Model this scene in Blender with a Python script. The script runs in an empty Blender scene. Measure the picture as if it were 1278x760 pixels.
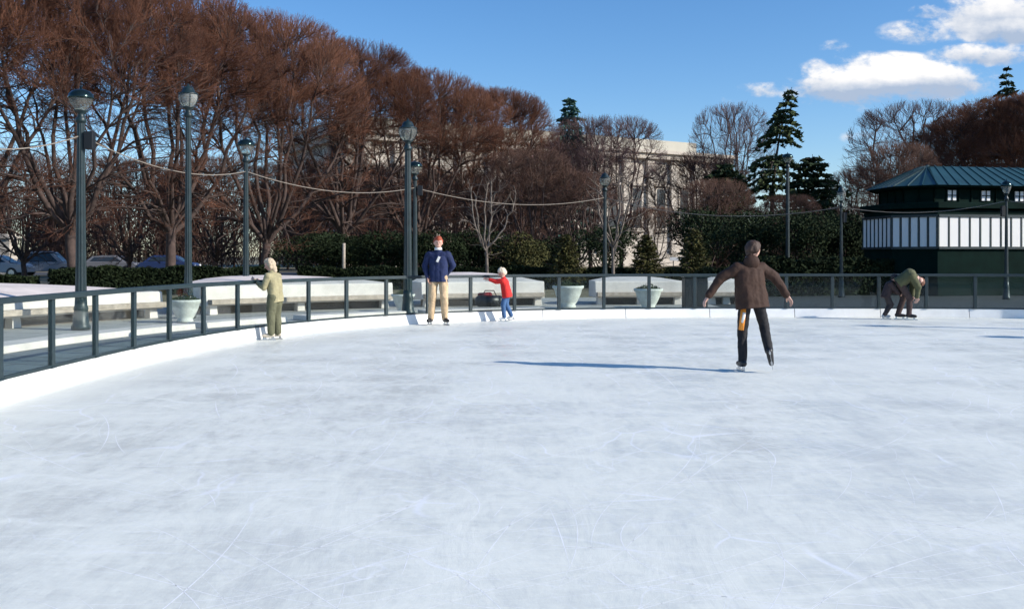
import bpy, bmesh, math, random
import numpy as np
from mathutils import Vector, Matrix
PI = math.pi
F = 1200.0; CAMZ = 1.4; HX, HY = 639.0, 320.0
scn = bpy.context.scene
col = scn.collection
R = math.radians

def at(x, y, z=0.0):                       # ground point whose image is near photo pixel x, y
    d = (CAMZ - z) / (y - HY)
    return Vector(((x - HX) * d, F * d, z))
def onx(x, Y, z=0.0):
    return Vector(((x - HX) / F * Y, Y, z))

# ---------------------------------------------------------------- materials
def mat(name, col_, rough=0.7, metal=0.0, var=0.0, vscale=3.0, bump=0.0, bscale=20.0, spec=0.5, col2=None, coord='Object', trans=0.0):
    m = bpy.data.materials.new(name); m.use_nodes = True
    nt = m.node_tree; b = nt.nodes['Principled BSDF']
    b.inputs['Roughness'].default_value = rough
    b.inputs['Metallic'].default_value = metal
    b.inputs['Specular IOR Level'].default_value = spec
    c1 = tuple(col_) + (1,)
    b.inputs['Base Color'].default_value = c1
    tc = nt.nodes.new('ShaderNodeTexCoord')
    if var > 0 or col2:
        n = nt.nodes.new('ShaderNodeTexNoise'); n.inputs['Scale'].default_value = vscale; n.inputs['Detail'].default_value = 5
        n.inputs['Roughness'].default_value = 0.65
        nt.links.new(tc.outputs[coord], n.inputs['Vector'])
        r = nt.nodes.new('ShaderNodeValToRGB')
        r.color_ramp.elements[0].position = 0.33; r.color_ramp.elements[1].position = 0.67
        if col2 is None:
            r.color_ramp.elements[0].color = tuple(max(0, c * (1 - var)) for c in col_) + (1,)
            r.color_ramp.elements[1].color = tuple(min(1, c * (1 + var)) for c in col_) + (1,)
        else:
            r.color_ramp.elements[0].color = c1; r.color_ramp.elements[1].color = tuple(col2) + (1,)
        nt.links.new(n.outputs['Fac'], r.inputs['Fac'])
        nt.links.new(r.outputs['Color'], b.inputs['Base Color'])
    if bump > 0:
        n2 = nt.nodes.new('ShaderNodeTexNoise'); n2.inputs['Scale'].default_value = bscale; n2.inputs['Detail'].default_value = 4
        nt.links.new(tc.outputs[coord], n2.inputs['Vector'])
        bp = nt.nodes.new('ShaderNodeBump'); bp.inputs['Strength'].default_value = bump; bp.inputs['Distance'].default_value = 0.02
        nt.links.new(n2.outputs['Fac'], bp.inputs['Height'])
        nt.links.new(bp.outputs['Normal'], b.inputs['Normal'])
    return m

M = {}
M['rail'] = mat('painted_rail', (0.014, 0.029, 0.034), 0.5, 0.0, 0.2, 8)
M['lamp'] = mat('painted_iron', (0.010, 0.024, 0.027), 0.42, 0.0, 0.3, 6)
M['lampcap'] = mat('lamp_cap', (0.030, 0.055, 0.052), 0.16, 0.8)
M['kick'] = mat('white_board', (0.84, 0.83, 0.80), 0.5, 0, 0.06, 2.5)
M['stone'] = mat('pale_marble', (0.72, 0.635, 0.575), 0.75, 0, 0.14, 1.5, 0.2, 25)
M['stone_shade'] = mat('shaded_plinth', (0.10, 0.075, 0.062), 0.85, 0, 0.25, 3)  # dark brown paints in the shadow under the bench overhang
M['planter'] = mat('cast_planter', (0.60, 0.60, 0.54), 0.75, 0, 0.15, 6, 0.2, 30)
M['bark'] = mat('bark', (0.066, 0.044, 0.037), 0.9, 0, 0.4, 3, 0.5, 12)
M['bark_pale'] = mat('pale_bark', (0.17, 0.14, 0.115), 0.9, 0, 0.3, 5, 0.3, 14)
M['twig_red'] = mat('red_twigs', (0.082, 0.042, 0.033), 0.85, 0, spec=.1, col2=(0.225, 0.102, 0.062), vscale=0.6)
M['twig_brown'] = mat('brown_twigs', (0.070, 0.043, 0.035), 0.85, 0, spec=.15, col2=(0.150, 0.085, 0.064), vscale=0.6)
M['twig_purple'] = mat('purple_twigs', (0.12, 0.070, 0.068), 0.8, 0, col2=(0.22, 0.13, 0.115), vscale=0.8)
M['ever'] = mat('dark_needles', (0.020, 0.034, 0.016), 0.9, spec=0.12, col2=(0.034, 0.046, 0.021), vscale=1.3)
M['cedar'] = mat('cedar_needles', (0.030, 0.048, 0.022), 0.9, spec=0.12, col2=(0.075, 0.095, 0.042), vscale=1.3)
M['ever_blue'] = mat('blue_needles', (0.040, 0.085, 0.070), 0.9, spec=0.12, col2=(0.080, 0.150, 0.120), vscale=1.3)
M['ever_olive'] = mat('olive_needles', (0.042, 0.046, 0.016), 0.9, spec=0.12, col2=(0.100, 0.092, 0.036), vscale=2)
M['hedge'] = mat('hedge_leaves', (0.009, 0.016, 0.007), 0.9, spec=0.12, col2=(0.022, 0.032, 0.013), vscale=1.0)
M['lawn'] = mat('winter_lawn', (0.13, 0.105, 0.055), 0.95, 0, col2=(0.20, 0.17, 0.10), vscale=0.35)
M['road'] = mat('asphalt', (0.055, 0.055, 0.058), 0.9, 0, 0.2, 1)
M['museum'] = mat('limestone', (0.50, 0.44, 0.37), 0.85, 0, 0.10, 0.3, 0.15, 4)
M['museum_roof'] = mat('attic_stone', (0.48, 0.45, 0.37), 0.85, 0, 0.08, 0.2)
M['winglass'] = mat('dark_window', (0.03, 0.04, 0.05), 0.15)
M['pav_green'] = mat('pavilion_green', (0.0035, 0.014, 0.011), 0.7, 0, 0.25, 2, spec=.04)
M['pav_white'] = mat('white_slat', (0.80, 0.78, 0.74), 0.55)
M['pav_win'] = mat('white_window', (0.75, 0.76, 0.76), 0.5)
M['pav_roof'] = mat('teal_roof', (0.020, 0.066, 0.072), 0.45, 0.2, 0.15, 1.5)
M['cord'] = mat('rope_light', (0.24, 0.205, 0.165), 0.6, 0, 0.15, 12)
M['skin'] = mat('skin', (0.62, 0.36, 0.27), 0.55)
M['black'] = mat('black_leather', (0.012, 0.012, 0.014), 0.4)
M['steel'] = mat('blade_steel', (0.55, 0.56, 0.58), 0.25, 0.9)
M['speaker'] = mat('black_housing', (0.010, 0.011, 0.012), 0.5)
def cloth(name, c, var=0.2, bump=0.5): return mat(name, c, 0.85, 0, var, 9, bump, 22)

# clear glass
def glass_mat(name, tint, gl=0.10, dirt=0.0, dcol=(0.6, 0.66, 0.64)):
    m = bpy.data.materials.new(name); m.use_nodes = True; nt = m.node_tree; nt.nodes.clear()
    out = nt.nodes.new('ShaderNodeOutputMaterial')
    t = nt.nodes.new('ShaderNodeBsdfTransparent'); t.inputs['Color'].default_value = tuple(tint) + (1,)
    g = nt.nodes.new('ShaderNodeBsdfGlossy'); g.inputs['Roughness'].default_value = 0.03
    geo = nt.nodes.new('ShaderNodeNewGeometry'); dt = nt.nodes.new('ShaderNodeVectorMath'); dt.operation = 'DOT_PRODUCT'
    nt.links.new(geo.outputs['Normal'], dt.inputs[0]); nt.links.new(geo.outputs['Incoming'], dt.inputs[1])
    def q(op, a, b):
        n = nt.nodes.new('ShaderNodeMath'); n.operation = op
        for i, v in enumerate((a, b)):
            if isinstance(v, float): n.inputs[i].default_value = v
            elif v is not None: nt.links.new(v, n.inputs[i])
        return n.outputs[0]
    lwo = q('ADD', q('MULTIPLY', q('POWER', q('SUBTRACT', 1.0, q('ABSOLUTE', dt.outputs['Value'], None)), 5.0), 0.6), 0.014)
    mx = nt.nodes.new('ShaderNodeMixShader')
    nt.links.new(lwo, mx.inputs[0]); nt.links.new(t.outputs[0], mx.inputs[1]); nt.links.new(g.outputs[0], mx.inputs[2])
    last = mx.outputs[0]
    if dirt > 0:
        d = nt.nodes.new('ShaderNodeBsdfDiffuse'); d.inputs['Color'].default_value = tuple(dcol) + (1,)
        tc = nt.nodes.new('ShaderNodeTexCoord'); n = nt.nodes.new('ShaderNodeTexNoise'); n.inputs['Scale'].default_value = 1.7; n.inputs['Detail'].default_value = 6
        nt.links.new(tc.outputs['Object'], n.inputs['Vector'])
        mr = nt.nodes.new('ShaderNodeMapRange'); mr.inputs[1].default_value = 0.35; mr.inputs[2].default_value = 0.7; mr.inputs[3].default_value = dirt * 0.3; mr.inputs[4].default_value = dirt
        nt.links.new(n.outputs['Fac'], mr.inputs[0])
        m2 = nt.nodes.new('ShaderNodeMixShader'); nt.links.new(mr.outputs[0], m2.inputs[0]); nt.links.new(last, m2.inputs[1]); nt.links.new(d.outputs[0], m2.inputs[2])
        last = m2.outputs[0]
    nt.links.new(last, out.inputs['Surface'])
    return m
M['glass'] = glass_mat('rink_glass', (0.87, 0.93, 0.915), dirt=0.008)
M['lampglass'] = glass_mat('lantern_glass', (0.80, 0.86, 0.84), dirt=0.28, dcol=(0.78, 0.80, 0.76))

# ---------------------------------------------------------------- mesh helpers
class MB:
    def __init__(s): s.v = []; s.f = []
    def box(s, c, d, rz=0.0, taper=1.0):
        n = len(s.v); cx, cy, cz = c; dx, dy, dz = d[0] / 2, d[1] / 2, d[2] / 2
        ca, sa = math.cos(rz), math.sin(rz)
        for k, t in ((-1, 1.0), (1, taper)):
            for i, j in ((-1, -1), (1, -1), (1, 1), (-1, 1)):
                x, y = i * dx * t, j * dy * t
                s.v.append((cx + x * ca - y * sa, cy + x * sa + y * ca, cz + k * dz))
        s.f += [(n+3,n+2,n+1,n), (n+4,n+5,n+6,n+7), (n,n+1,n+5,n+4), (n+1,n+2,n+6,n+5), (n+2,n+3,n+7,n+6), (n+3,n,n+4,n+7)]
        return s
    def tube(s, pts, rad, seg=8, cap=True):
        pts = [Vector(p) for p in pts]
        if not hasattr(rad, '__len__'): rad = [rad] * len(pts)
        n0 = len(s.v); u = None
        for i, p in enumerate(pts):
            a = pts[max(0, i - 1)]; b = pts[min(len(pts) - 1, i + 1)]
            t = (b - a).normalized()
            if u is None: u = t.orthogonal().normalized()
            else:
                u = (u - t * u.dot(t))
                u = u.normalized() if u.length > 1e-6 else t.orthogonal().normalized()
            w = t.cross(u)
            for k in range(seg):
                an = 2 * PI * k / seg
                s.v.append(tuple(p + (u * math.cos(an) + w * math.sin(an)) * rad[i]))
        for i in range(len(pts) - 1):
            for k in range(seg):
                a = n0 + i * seg + k; b = n0 + i * seg + (k + 1) % seg
                s.f.append((a, b, b + seg, a + seg))
        if cap:
            s.f.append(tuple(n0 + k for k in range(seg))[::-1])
            e = n0 + (len(pts) - 1) * seg
            s.f.append(tuple(e + k for k in range(seg)))
        return s
    def lathe(s, prof, seg=20, c=(0, 0, 0), cap=True, flute=0):
        n0 = len(s.v)
        for r, z in prof:
            for k in range(seg):
                an = 2 * PI * k / seg
                rr = r * (1 - (0.10 if (flute and k % 2) else 0))
                s.v.append((c[0] + rr * math.cos(an), c[1] + rr * math.sin(an), c[2] + z))
        for i in range(len(prof) - 1):
            for k in range(seg):
                a = n0 + i * seg + k; b = n0 + i * seg + (k + 1) % seg
                s.f.append((a, b, b + seg, a + seg))
        if cap:
            s.f.append(tuple(n0 + k for k in range(seg))[::-1])
            e = n0 + (len(prof) - 1) * seg
            s.f.append(tuple(e + k for k in range(seg)))
        return s
    def ball(s, c, r, su=12, sv=8):
        if not hasattr(r, '__len__'): r = (r, r, r)
        n0 = len(s.v)
        s.v.append((c[0], c[1], c[2] - r[2]))
        for i in range(1, sv):
            ph = -PI / 2 + PI * i / sv
            for k in range(su):
                an = 2 * PI * k / su
                s.v.append((c[0] + r[0] * math.cos(ph) * math.cos(an), c[1] + r[1] * math.cos(ph) * math.sin(an), c[2] + r[2] * math.sin(ph)))
        s.v.append((c[0], c[1], c[2] + r[2])); top = len(s.v) - 1
        for k in range(su):
            s.f.append((n0, n0 + 1 + (k + 1) % su, n0 + 1 + k))
            for i in range(sv - 2):
                a = n0 + 1 + i * su + k; b = n0 + 1 + i * su + (k + 1) % su
                s.f.append((a, b, b + su, a + su))
            a = n0 + 1 + (sv - 2) * su
            s.f.append((a + k, a + (k + 1) % su, top))
        return s
    def cap_(s, a, ra, b, rb, seg=12):         # tapered capsule
        a = Vector(a); b = Vector(b)
        s.ball(a, ra, seg, 8); s.ball(b, rb, seg, 8)
        if (b - a).length > 1e-4: s.tube([a, b], [ra, rb], seg)
        return s
    def build(s, name, m, parent=None, smooth=False, bevel=0.0):
        me = bpy.data.meshes.new(name); me.from_pydata(s.v, [], s.f); me.update()
        return link(name, me, m, parent, smooth, bevel)
def link(name, me, m, parent=None, smooth=False, bevel=0.0):
    if m is not None: me.materials.append(m)
    if smooth:
        me.polygons.foreach_set('use_smooth', [True] * len(me.polygons))
    o = bpy.data.objects.new(name, me); col.objects.link(o)
    if parent is not None: o.parent = parent
    if bevel > 0:
        b = o.modifiers.new('bevel', 'BEVEL'); b.width = bevel; b.segments = 2; b.limit_method = 'ANGLE'
    return o
def tag(o, label, cat, group=None):
    o['label'] = label; o['category'] = cat
    if group: o['group'] = group
    return o
def thing(name, label, cat, loc=(0, 0, 0), rz=0.0, group=None):
    o = bpy.data.objects.new(name, None); col.objects.link(o)
    o.location = loc; o.rotation_euler = (0, 0, rz); o.empty_display_size = 0.1
    return tag(o, label, cat, group)
def struct(o): o['kind'] = 'structure'; return o
def dup(root, loc, rz, label, group=None, sc=None):
    r = root.copy(); col.objects.link(r); r.location = loc; r.rotation_euler = (0, 0, rz); r['label'] = label
    if sc: r.scale = sc
    if group: r['group'] = group
    for ch in list(root.children):
        c = ch.copy(); col.objects.link(c); c.parent = r
        for g in list(ch.children):
            d = g.copy(); col.objects.link(d); d.parent = c
    return r
def npmesh(name, V, Q):                        # V (n,3), Q (m,4)
    me = bpy.data.meshes.new(name)
    me.vertices.add(len(V)); me.vertices.foreach_set('co', V.astype(np.float32).ravel())
    k = Q.shape[1]
    me.loops.add(Q.size); me.loops.foreach_set('vertex_index', Q.astype(np.int32).ravel())
    me.polygons.add(len(Q)); me.polygons.foreach_set('loop_start', (np.arange(len(Q)) * k).astype(np.int32))
    me.polygons.foreach_set('loop_total', np.full(len(Q), k, np.int32))
    me.update(calc_edges=True)
    return me

# ---------------------------------------------------------------- camera, sun, sky
cd = bpy.data.cameras.new('camera'); cam = bpy.data.objects.new('camera', cd); col.objects.link(cam)
cam.location = (0, 0, CAMZ); cam.rotation_euler = (R(90), 0, 0)
cd.sensor_width = 36; cd.lens = 36 * F / 1278; cd.shift_y = -(380 - HY) / 1278; cd.clip_end = 3000; cd.clip_start = 0.05
scn.camera = cam
SUN = Vector((3.0, -0.95, 1.50)).normalized()
sl = bpy.data.lights.new('sun', 'SUN'); sl.energy = 5.0; sl.angle = R(0.5); sl.color = (1.0, 0.945, 0.86)
so = bpy.data.objects.new('sun', sl); col.objects.link(so); so.rotation_euler = SUN.to_track_quat('Z', 'Y').to_euler(); so.location = (40, -12, 30)
scn.view_settings.view_transform = 'Standard'; scn.view_settings.look = 'None'
scn.view_settings.exposure = 0.17; scn.view_settings.gamma = 1.0
w = bpy.data.worlds.new('World'); scn.world = w; w.use_nodes = True
nt = w.node_tree; nt.nodes.clear()
N = nt.nodes.new; L = nt.links.new
wo = N('ShaderNodeOutputWorld'); bg = N('ShaderNodeBackground'); bg.inputs['Strength'].default_value = 0.15
sky = N('ShaderNodeTexSky'); sky.sky_type = 'NISHITA'; sky.sun_disc = False
sky.sun_elevation = math.asin(SUN.z); sky.sun_rotation = math.atan2(SUN.x, SUN.y)
sky.air_density = 1.0; sky.dust_density = 0.3; sky.ozone_density = 4.0; sky.altitude = 0
def mth(op, a, b=None, c=None, clamp=False):
    n = N('ShaderNodeMath'); n.operation = op; n.use_clamp = clamp
    for i, q in enumerate((a, b, c)):
        if q is None: continue
        if isinstance(q, (int, float)): n.inputs[i].default_value = q
        else: L(q, n.inputs[i])
    return n.outputs[0]
tc = N('ShaderNodeTexCoord'); sp = N('ShaderNodeSeparateXYZ'); L(tc.outputs['Generated'], sp.inputs[0])
ysafe = mth('MAXIMUM', sp.outputs['Y'], 0.05)
U = mth('DIVIDE', sp.outputs['X'], ysafe); V_ = mth('DIVIDE', sp.outputs['Z'], ysafe)
cv = N('ShaderNodeCombineXYZ'); L(U, cv.inputs[0]); L(V_, cv.inputs[1])
def wnoise(scale, sx, sy, det=8, rough=0.6, off=0.0):
    mp = N('ShaderNodeMapping'); mp.inputs['Scale'].default_value = (sx, sy, 1); mp.inputs['Location'].default_value = (off, off * 0.7, off)
    L(cv.outputs[0], mp.inputs[0])
    n = N('ShaderNodeTexNoise'); n.inputs['Scale'].default_value = scale; n.inputs['Detail'].default_value = det; n.inputs['Roughness'].default_value = rough
    L(mp.outputs[0], n.inputs['Vector']); return n.outputs['Fac']
nz = wnoise(16, 1, 1.7, 9, 0.60, 3.1); nz2 = wnoise(60, 1, 1.4, 6, 0.6, 7.7)
# each cloud: azimuth tangent, elevation tangent, half sizes, density gain
clouds = [(1100, 98, 125, 36, 1.15), (1065, 110, 105, 28, 1.05), (1175, 102, 78, 28, 1.1), (1245, 20, 80, 40, 1.2), (1268, 42, 60, 20, .9), (1235, 69, 85, 17, .95),
          (950, 112, 34, 12, .50), (1043, 60, 22, 12, .34), (1150, 40, 60, 18, .42), (1160, 14, 30, 12, .5), (1090, 136, 60, 10, .35), (915, 126, 26, 8, .3), (1070, 172, 26, 10, .28)]
dens = None; vert = None
for (cx, cy, hw, hh, g) in clouds:
    du = mth('DIVIDE', mth('SUBTRACT', U, (cx - HX) / F), hw / F)
    dv = mth('DIVIDE', mth('SUBTRACT', V_, (HY - cy) / F), hh / F)
    r2 = mth('ADD', mth('MULTIPLY', du, du), mth('MULTIPLY', dv, dv))
    e = mth('MULTIPLY', mth('SUBTRACT', 1.0, r2, clamp=True), g)
    hv = mth('MULTIPLY', mth('MULTIPLY', dv, 0.5), e)
    dens = e if dens is None else mth('MAXIMUM', dens, e)
    vert = hv if vert is None else mth('ADD', vert, hv)
raw = mth('ADD', mth('MULTIPLY', dens, 1.0), mth('ADD', mth('MULTIPLY', mth('SUBTRACT', nz, 0.5), 3.0), mth('MULTIPLY', mth('SUBTRACT', nz2, 0.5), 1.4)))
mrn = N('ShaderNodeMapRange'); mrn.interpolation_type = 'SMOOTHSTEP'; L(raw, mrn.inputs[0]); mrn.inputs[1].default_value = 0.02; mrn.inputs[2].default_value = 0.85
cmask = mth('MULTIPLY', mrn.outputs[0], mth('GREATER_THAN', dens, 0.001))
edge = N('ShaderNodeMapRange'); L(dens, edge.inputs[0]); edge.inputs[1].default_value = 0.0; edge.inputs[2].default_value = 0.22
cmask = mth('MULTIPLY', cmask, edge.outputs[0])
cmask = mth('MULTIPLY', cmask, mth('GREATER_THAN', sp.outputs['Y'], 0.05))
shade = mth('ADD', mth('ADD', 0.50, mth('MULTIPLY', vert, 1.5)), mth('MULTIPLY', mth('SUBTRACT', nz, 0.5), 1.0), clamp=True)
shade = mth('ADD', shade, mth('MULTIPLY', mth('SUBTRACT', nz2, 0.5), 0.5), clamp=True)
cr = N('ShaderNodeValToRGB'); L(shade, cr.inputs[0])
cr.color_ramp.elements[0].color = (2.6, 3.2, 4.2, 1); cr.color_ramp.elements[0].position = 0.2
cr.color_ramp.elements[1].color = (6.3, 6.2, 6.15, 1); cr.color_ramp.elements[1].position = 0.85
hs = N('ShaderNodeHueSaturation'); hs.inputs['Saturation'].default_value = 1.18; hs.inputs['Value'].default_value = 1.0
mc = N('ShaderNodeMix'); mc.data_type = 'RGBA'; mc.blend_type = 'MULTIPLY'; mc.inputs[0].default_value = 1.0; mc.inputs[7].default_value = (0.99, 0.975, 1.02, 1)
L(sky.outputs[0], mc.inputs[6]); L(mc.outputs[2], hs.inputs['Color'])
mx = N('ShaderNodeMix'); mx.data_type = 'RGBA'; L(cmask, mx.inputs[0]); L(hs.outputs[0], mx.inputs[6]); L(cr.outputs[0], mx.inputs[7])
L(mx.outputs[2], bg.inputs['Color']); L(bg.outputs[0], wo.inputs[0])

# ---------------------------------------------------------------- rink outline
CX, CY, A_, B_, NN = 6.5, 10.0, 11.4, 12.1, 2.8
def sellipse(th):
    c, s = math.cos(th), math.sin(th)
    return Vector((CX + A_ * math.copysign(abs(c) ** (2 / NN), c), CY + B_ * math.copysign(abs(s) ** (2 / NN), s), 0))
dense = [sellipse(2 * PI * (0.5 - i / 4000.0)) for i in range(4001)]          # clockwise from the leftmost point
cum = [0.0]
for i in range(4000): cum.append(cum[-1] + (dense[i + 1] - dense[i]).length)
TOT = cum[-1]
import bisect
def P(s, off=0.0, z=0.0):
    s = s % TOT; i = min(3999, bisect.bisect_right(cum, s) - 1)
    t = (s - cum[i]) / max(1e-9, cum[i + 1] - cum[i]); p = dense[i].lerp(dense[i + 1], t)
    a = dense[(i - 25) % 4000]; b = dense[(i + 26) % 4000]; d = (b - a).normalized()
    n = Vector((-d.y, d.x, 0))
    return Vector((p.x + n.x * off, p.y + n.y * off, z))
def s_at(ximg, off):                                                           # arc position seen at photo column ximg
    best = None
    for k in range(-60, 420):
        s = k * 0.08; p = P(s, off)
        if p.y < 5: continue
        x = HX + F * p.x / p.y
        if best is None or abs(x - ximg) < best[0]: best = (abs(x - ximg), s)
    return best[1]
def sweep(s0, s1, prof_fn, step=0.35, closed_prof=True, close_ends=True):
    mb = MB(); n = max(2, int((s1 - s0) / step) + 1); k = None
    for i in range(n):
        t = i / (n - 1); s = s0 + (s1 - s0) * t; pr = prof_fn(t); k = len(pr)
        for (o, z) in pr: mb.v.append(tuple(P(s, o, z)))
    for i in range(n - 1):
        for j in range(k if closed_prof else k - 1):
            a = i * k + j; b = i * k + (j + 1) % k
            mb.f.append((a, b, b + k, a + k))
    if close_ends and closed_prof:
        mb.f.append(tuple(range(k))[::-1]); mb.f.append(tuple((n - 1) * k + j for j in range(k)))
    return mb
def sheet(name, off, z, m, inner=False):
    n = 240; mb = MB(); mb.v = [tuple(P(TOT * i / n, off, z)) for i in range(n)][::-1]; mb.f = [tuple(range(n))]
    return struct(mb.build(name, m))

# ground sheets
g = MB(); g.v = [(-1500, -1500, -.03), (1500, -1500, -.03), (1500, 2500, -.03), (-1500, 2500, -.03)]; g.f = [(0, 1, 2, 3)]
struct(g.build('ground', M['lawn']))
# paving material with joints
def paving_mat(ca=(0.36, 0.345, 0.32, 1), cb=(0.46, 0.44, 0.40, 1), cm=(0.16, 0.15, 0.14, 1)):
    m = mat('granite_paving', (0.30, 0.31, 0.31), 0.75, 0, 0.1, 2); nt = m.node_tree; b = nt.nodes['Principled BSDF']
    tc = nt.nodes.new('ShaderNodeTexCoord'); br = nt.nodes.new('ShaderNodeTexBrick')
    br.inputs['Scale'].default_value = 1.0; br.inputs['Brick Width'].default_value = 1.3; br.inputs['Row Height'].default_value = 0.8; br.inputs['Mortar Size'].default_value = 0.018
    br.inputs['Color1'].default_value = ca; br.inputs['Color2'].default_value = cb; br.inputs['Mortar'].default_value = cm
    mp = nt.nodes.new('ShaderNodeMapping'); mp.inputs['Rotation'].default_value = (0, 0, 0.35)
    nt.links.new(tc.outputs['Object'], mp.inputs[0]); nt.links.new(mp.outputs[0], br.inputs['Vector'])
    nt.links.new(br.outputs['Color'], b.inputs['Base Color'])
    return m
sheet('paving', 11.0, -0.012, paving_mat())
struct(sweep(-8, 46, lambda t: [(2.58, -0.007), (.11, -0.007)], 0.35, False, False).build('path', paving_mat((0.13, 0.15, 0.155, 1), (0.19, 0.21, 0.215, 1), (0.04, 0.045, 0.05, 1))))
# ice
def ice_mat():
    m = bpy.data.materials.new('ice'); m.use_nodes = True; nt = m.node_tree; b = nt.nodes['Principled BSDF']
    N = nt.nodes.new; L = nt.links.new
    def mth(op, a, b=None, c=None, clamp=False):
        n = N('ShaderNodeMath'); n.operation = op; n.use_clamp = clamp
        for i, q in enumerate((a, b, c)):
            if q is None: continue
            if isinstance(q, (int, float)): n.inputs[i].default_value = q
            else: L(q, n.inputs[i])
        return n.outputs[0]
    tc = N('ShaderNodeTexCoord')
    def mp(sc=(1, 1, 1), rz=0.0, loc=(0, 0, 0)):
        q = N('ShaderNodeMapping'); q.inputs['Scale'].default_value = sc; q.inputs['Rotation'].default_value = (0, 0, rz); q.inputs['Location'].default_value = loc
        L(tc.outputs['Object'], q.inputs[0]); return q.outputs[0]
    def noise(v, sc, det=5, ro=0.6, dist=0.0):
        n = N('ShaderNodeTexNoise'); n.inputs['Scale'].default_value = sc; n.inputs['Detail'].default_value = det; n.inputs['Roughness'].default_value = ro; n.inputs['Distortion'].default_value = dist
        L(v, n.inputs['Vector']); return n
    def mr(v, a, b_, c=0.0, d=1.0, smooth=True):
        n = N('ShaderNodeMapRange'); n.inputs[1].default_value = a; n.inputs[2].default_value = b_; n.inputs[3].default_value = c; n.inputs[4].default_value = d
        if smooth: n.interpolation_type = 'SMOOTHSTEP'
        L(v, n.inputs[0]); return n.outputs[0]
    big = noise(mp((1, 1, 1)), 0.28, 6, 0.6, 0.6).outputs['Fac']
    s1 = noise(mp((0.5, 2.2, 1), 0.25), 1.4, 7, 0.68, 0.4).outputs['Fac']
    s2 = noise(mp((2.0, 0.5, 1), 0.75), 1.1, 7, 0.68, 0.6).outputs['Fac']
    fine = noise(mp(), 26, 4, 0.7).outputs['Fac']
    # distorted coordinates for long curving cuts
    def cuts(scale, dsc, damt, width, rz):
        nn = noise(mp((1, 1, 1), rz), dsc, 2, 0.5)
        sub = N('ShaderNodeVectorMath'); sub.operation = 'MULTIPLY_ADD'; L(nn.outputs['Color'], sub.inputs[0]); sub.inputs[1].default_value = (damt, damt, 0); L(mp((1, 0.55, 1), rz), sub.inputs[2])
        v = N('ShaderNodeTexVoronoi'); v.feature = 'DISTANCE_TO_EDGE'; v.inputs['Scale'].default_value = scale; L(sub.outputs[0], v.inputs['Vector'])
        return mr(v.outputs['Distance'], 0.0, width, 1.0, 0.0)
    c1 = mth('MULTIPLY', cuts(0.9, 0.5, 1.6, 0.016, 0.3), mr(noise(mp(loc=(9, 2, 0)), 0.7, 4).outputs['Fac'], 0.48, 0.62))
    c2 = mth('MULTIPLY', cuts(1.6, 0.8, 1.2, 0.020, 1.2), mr(noise(mp(loc=(3, 7, 0)), 0.9, 4).outputs['Fac'], 0.50, 0.64))
    c3 = mth('MULTIPLY', cuts(4.0, 1.6, 0.6, 0.030, 2.2), mr(noise(mp(loc=(5, 1, 0)), 1.3, 4).outputs['Fac'], 0.50, 0.66))
    cut = mth('MAXIMUM', mth('MAXIMUM', c1, c2), mth('MULTIPLY', c3, 0.6))
    spk = mr(noise(mp(), 42, 3, 0.7).outputs['Fac'], 0.70, 0.78)
    spk = mth('MULTIPLY', spk, mr(noise(mp(loc=(1, 5, 0)), 1.1, 3).outputs['Fac'], 0.5, 0.65))
    # overlapping lobes of scraped snow
    nn = noise(mp((1, 1, 1), 0.5), 0.9, 3, 0.5)
    vm = N('ShaderNodeVectorMath'); vm.operation = 'MULTIPLY_ADD'; L(nn.outputs['Color'], vm.inputs[0]); vm.inputs[1].default_value = (1.1, 1.1, 0); L(mp((0.8, 1.3, 1), 0.45), vm.inputs[2])
    vo = N('ShaderNodeTexVoronoi'); vo.feature = 'F1'; vo.inputs['Scale'].default_value = 1.0; L(vm.outputs[0], vo.inputs['Vector'])
    lobe = vo.outputs['Distance']
    ve = N('ShaderNodeTexVoronoi'); ve.feature = 'DISTANCE_TO_EDGE'; ve.inputs['Scale'].default_value = 1.0; L(vm.outputs[0], ve.inputs['Vector'])
    rim = mth('MULTIPLY', mr(ve.outputs['Distance'], 0.0, 0.055, 1.0, 0.0), mr(noise(mp(loc=(4, 4, 0)), 0.6, 3).outputs['Fac'], 0.42, 0.62))
    gr = noise(mp((1.0, 3.2, 1), 0.12), 5.5, 6, 0.75, 0.5).outputs['Fac']
    gr2 = noise(mp((3.0, 1.0, 1), 0.9), 4.0, 6, 0.75, 0.5).outputs['Fac']
    strk = mth('MULTIPLY', mr(noise(mp((0.45, 6.0, 1), 0.10), 2.6, 5, 0.7, 0.4).outputs['Fac'], 0.60, 0.72), mr(noise(mp(loc=(2, 9, 0)), 0.5, 3).outputs['Fac'], 0.45, 0.6))
    tone = mth('ADD', mth('ADD', mth('MULTIPLY', big, 0.30), 0.05), mth('ADD', mth('MULTIPLY', s1, 0.20), mth('MULTIPLY', s2, 0.40)))
    tone = mth('ADD', tone, mth('MULTIPLY', mth('SUBTRACT', lobe, 0.45), 0.20))
    tone = mth('ADD', tone, mth('MULTIPLY', mth('ADD', mth('SUBTRACT', gr, 0.5), mth('MULTIPLY', mth('SUBTRACT', gr2, 0.5), 1.4)), 0.40))
    tone = mth('ADD', tone, mth('MULTIPLY', mth('SUBTRACT', fine, 0.5), 0.16))
    tone = mth('ADD', tone, mth('MULTIPLY', rim, 0.11))
    ramp = N('ShaderNodeValToRGB'); L(tone, ramp.inputs[0])
    e = ramp.color_ramp.elements; e[0].position = 0.36; e[0].color = (0.70, 0.708, 0.645, 1); e[1].position = 0.64; e[1].color = (0.820, 0.828, 0.745, 1)
    k = e.new(0.50); k.color = (0.768, 0.778, 0.70, 1)
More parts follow.
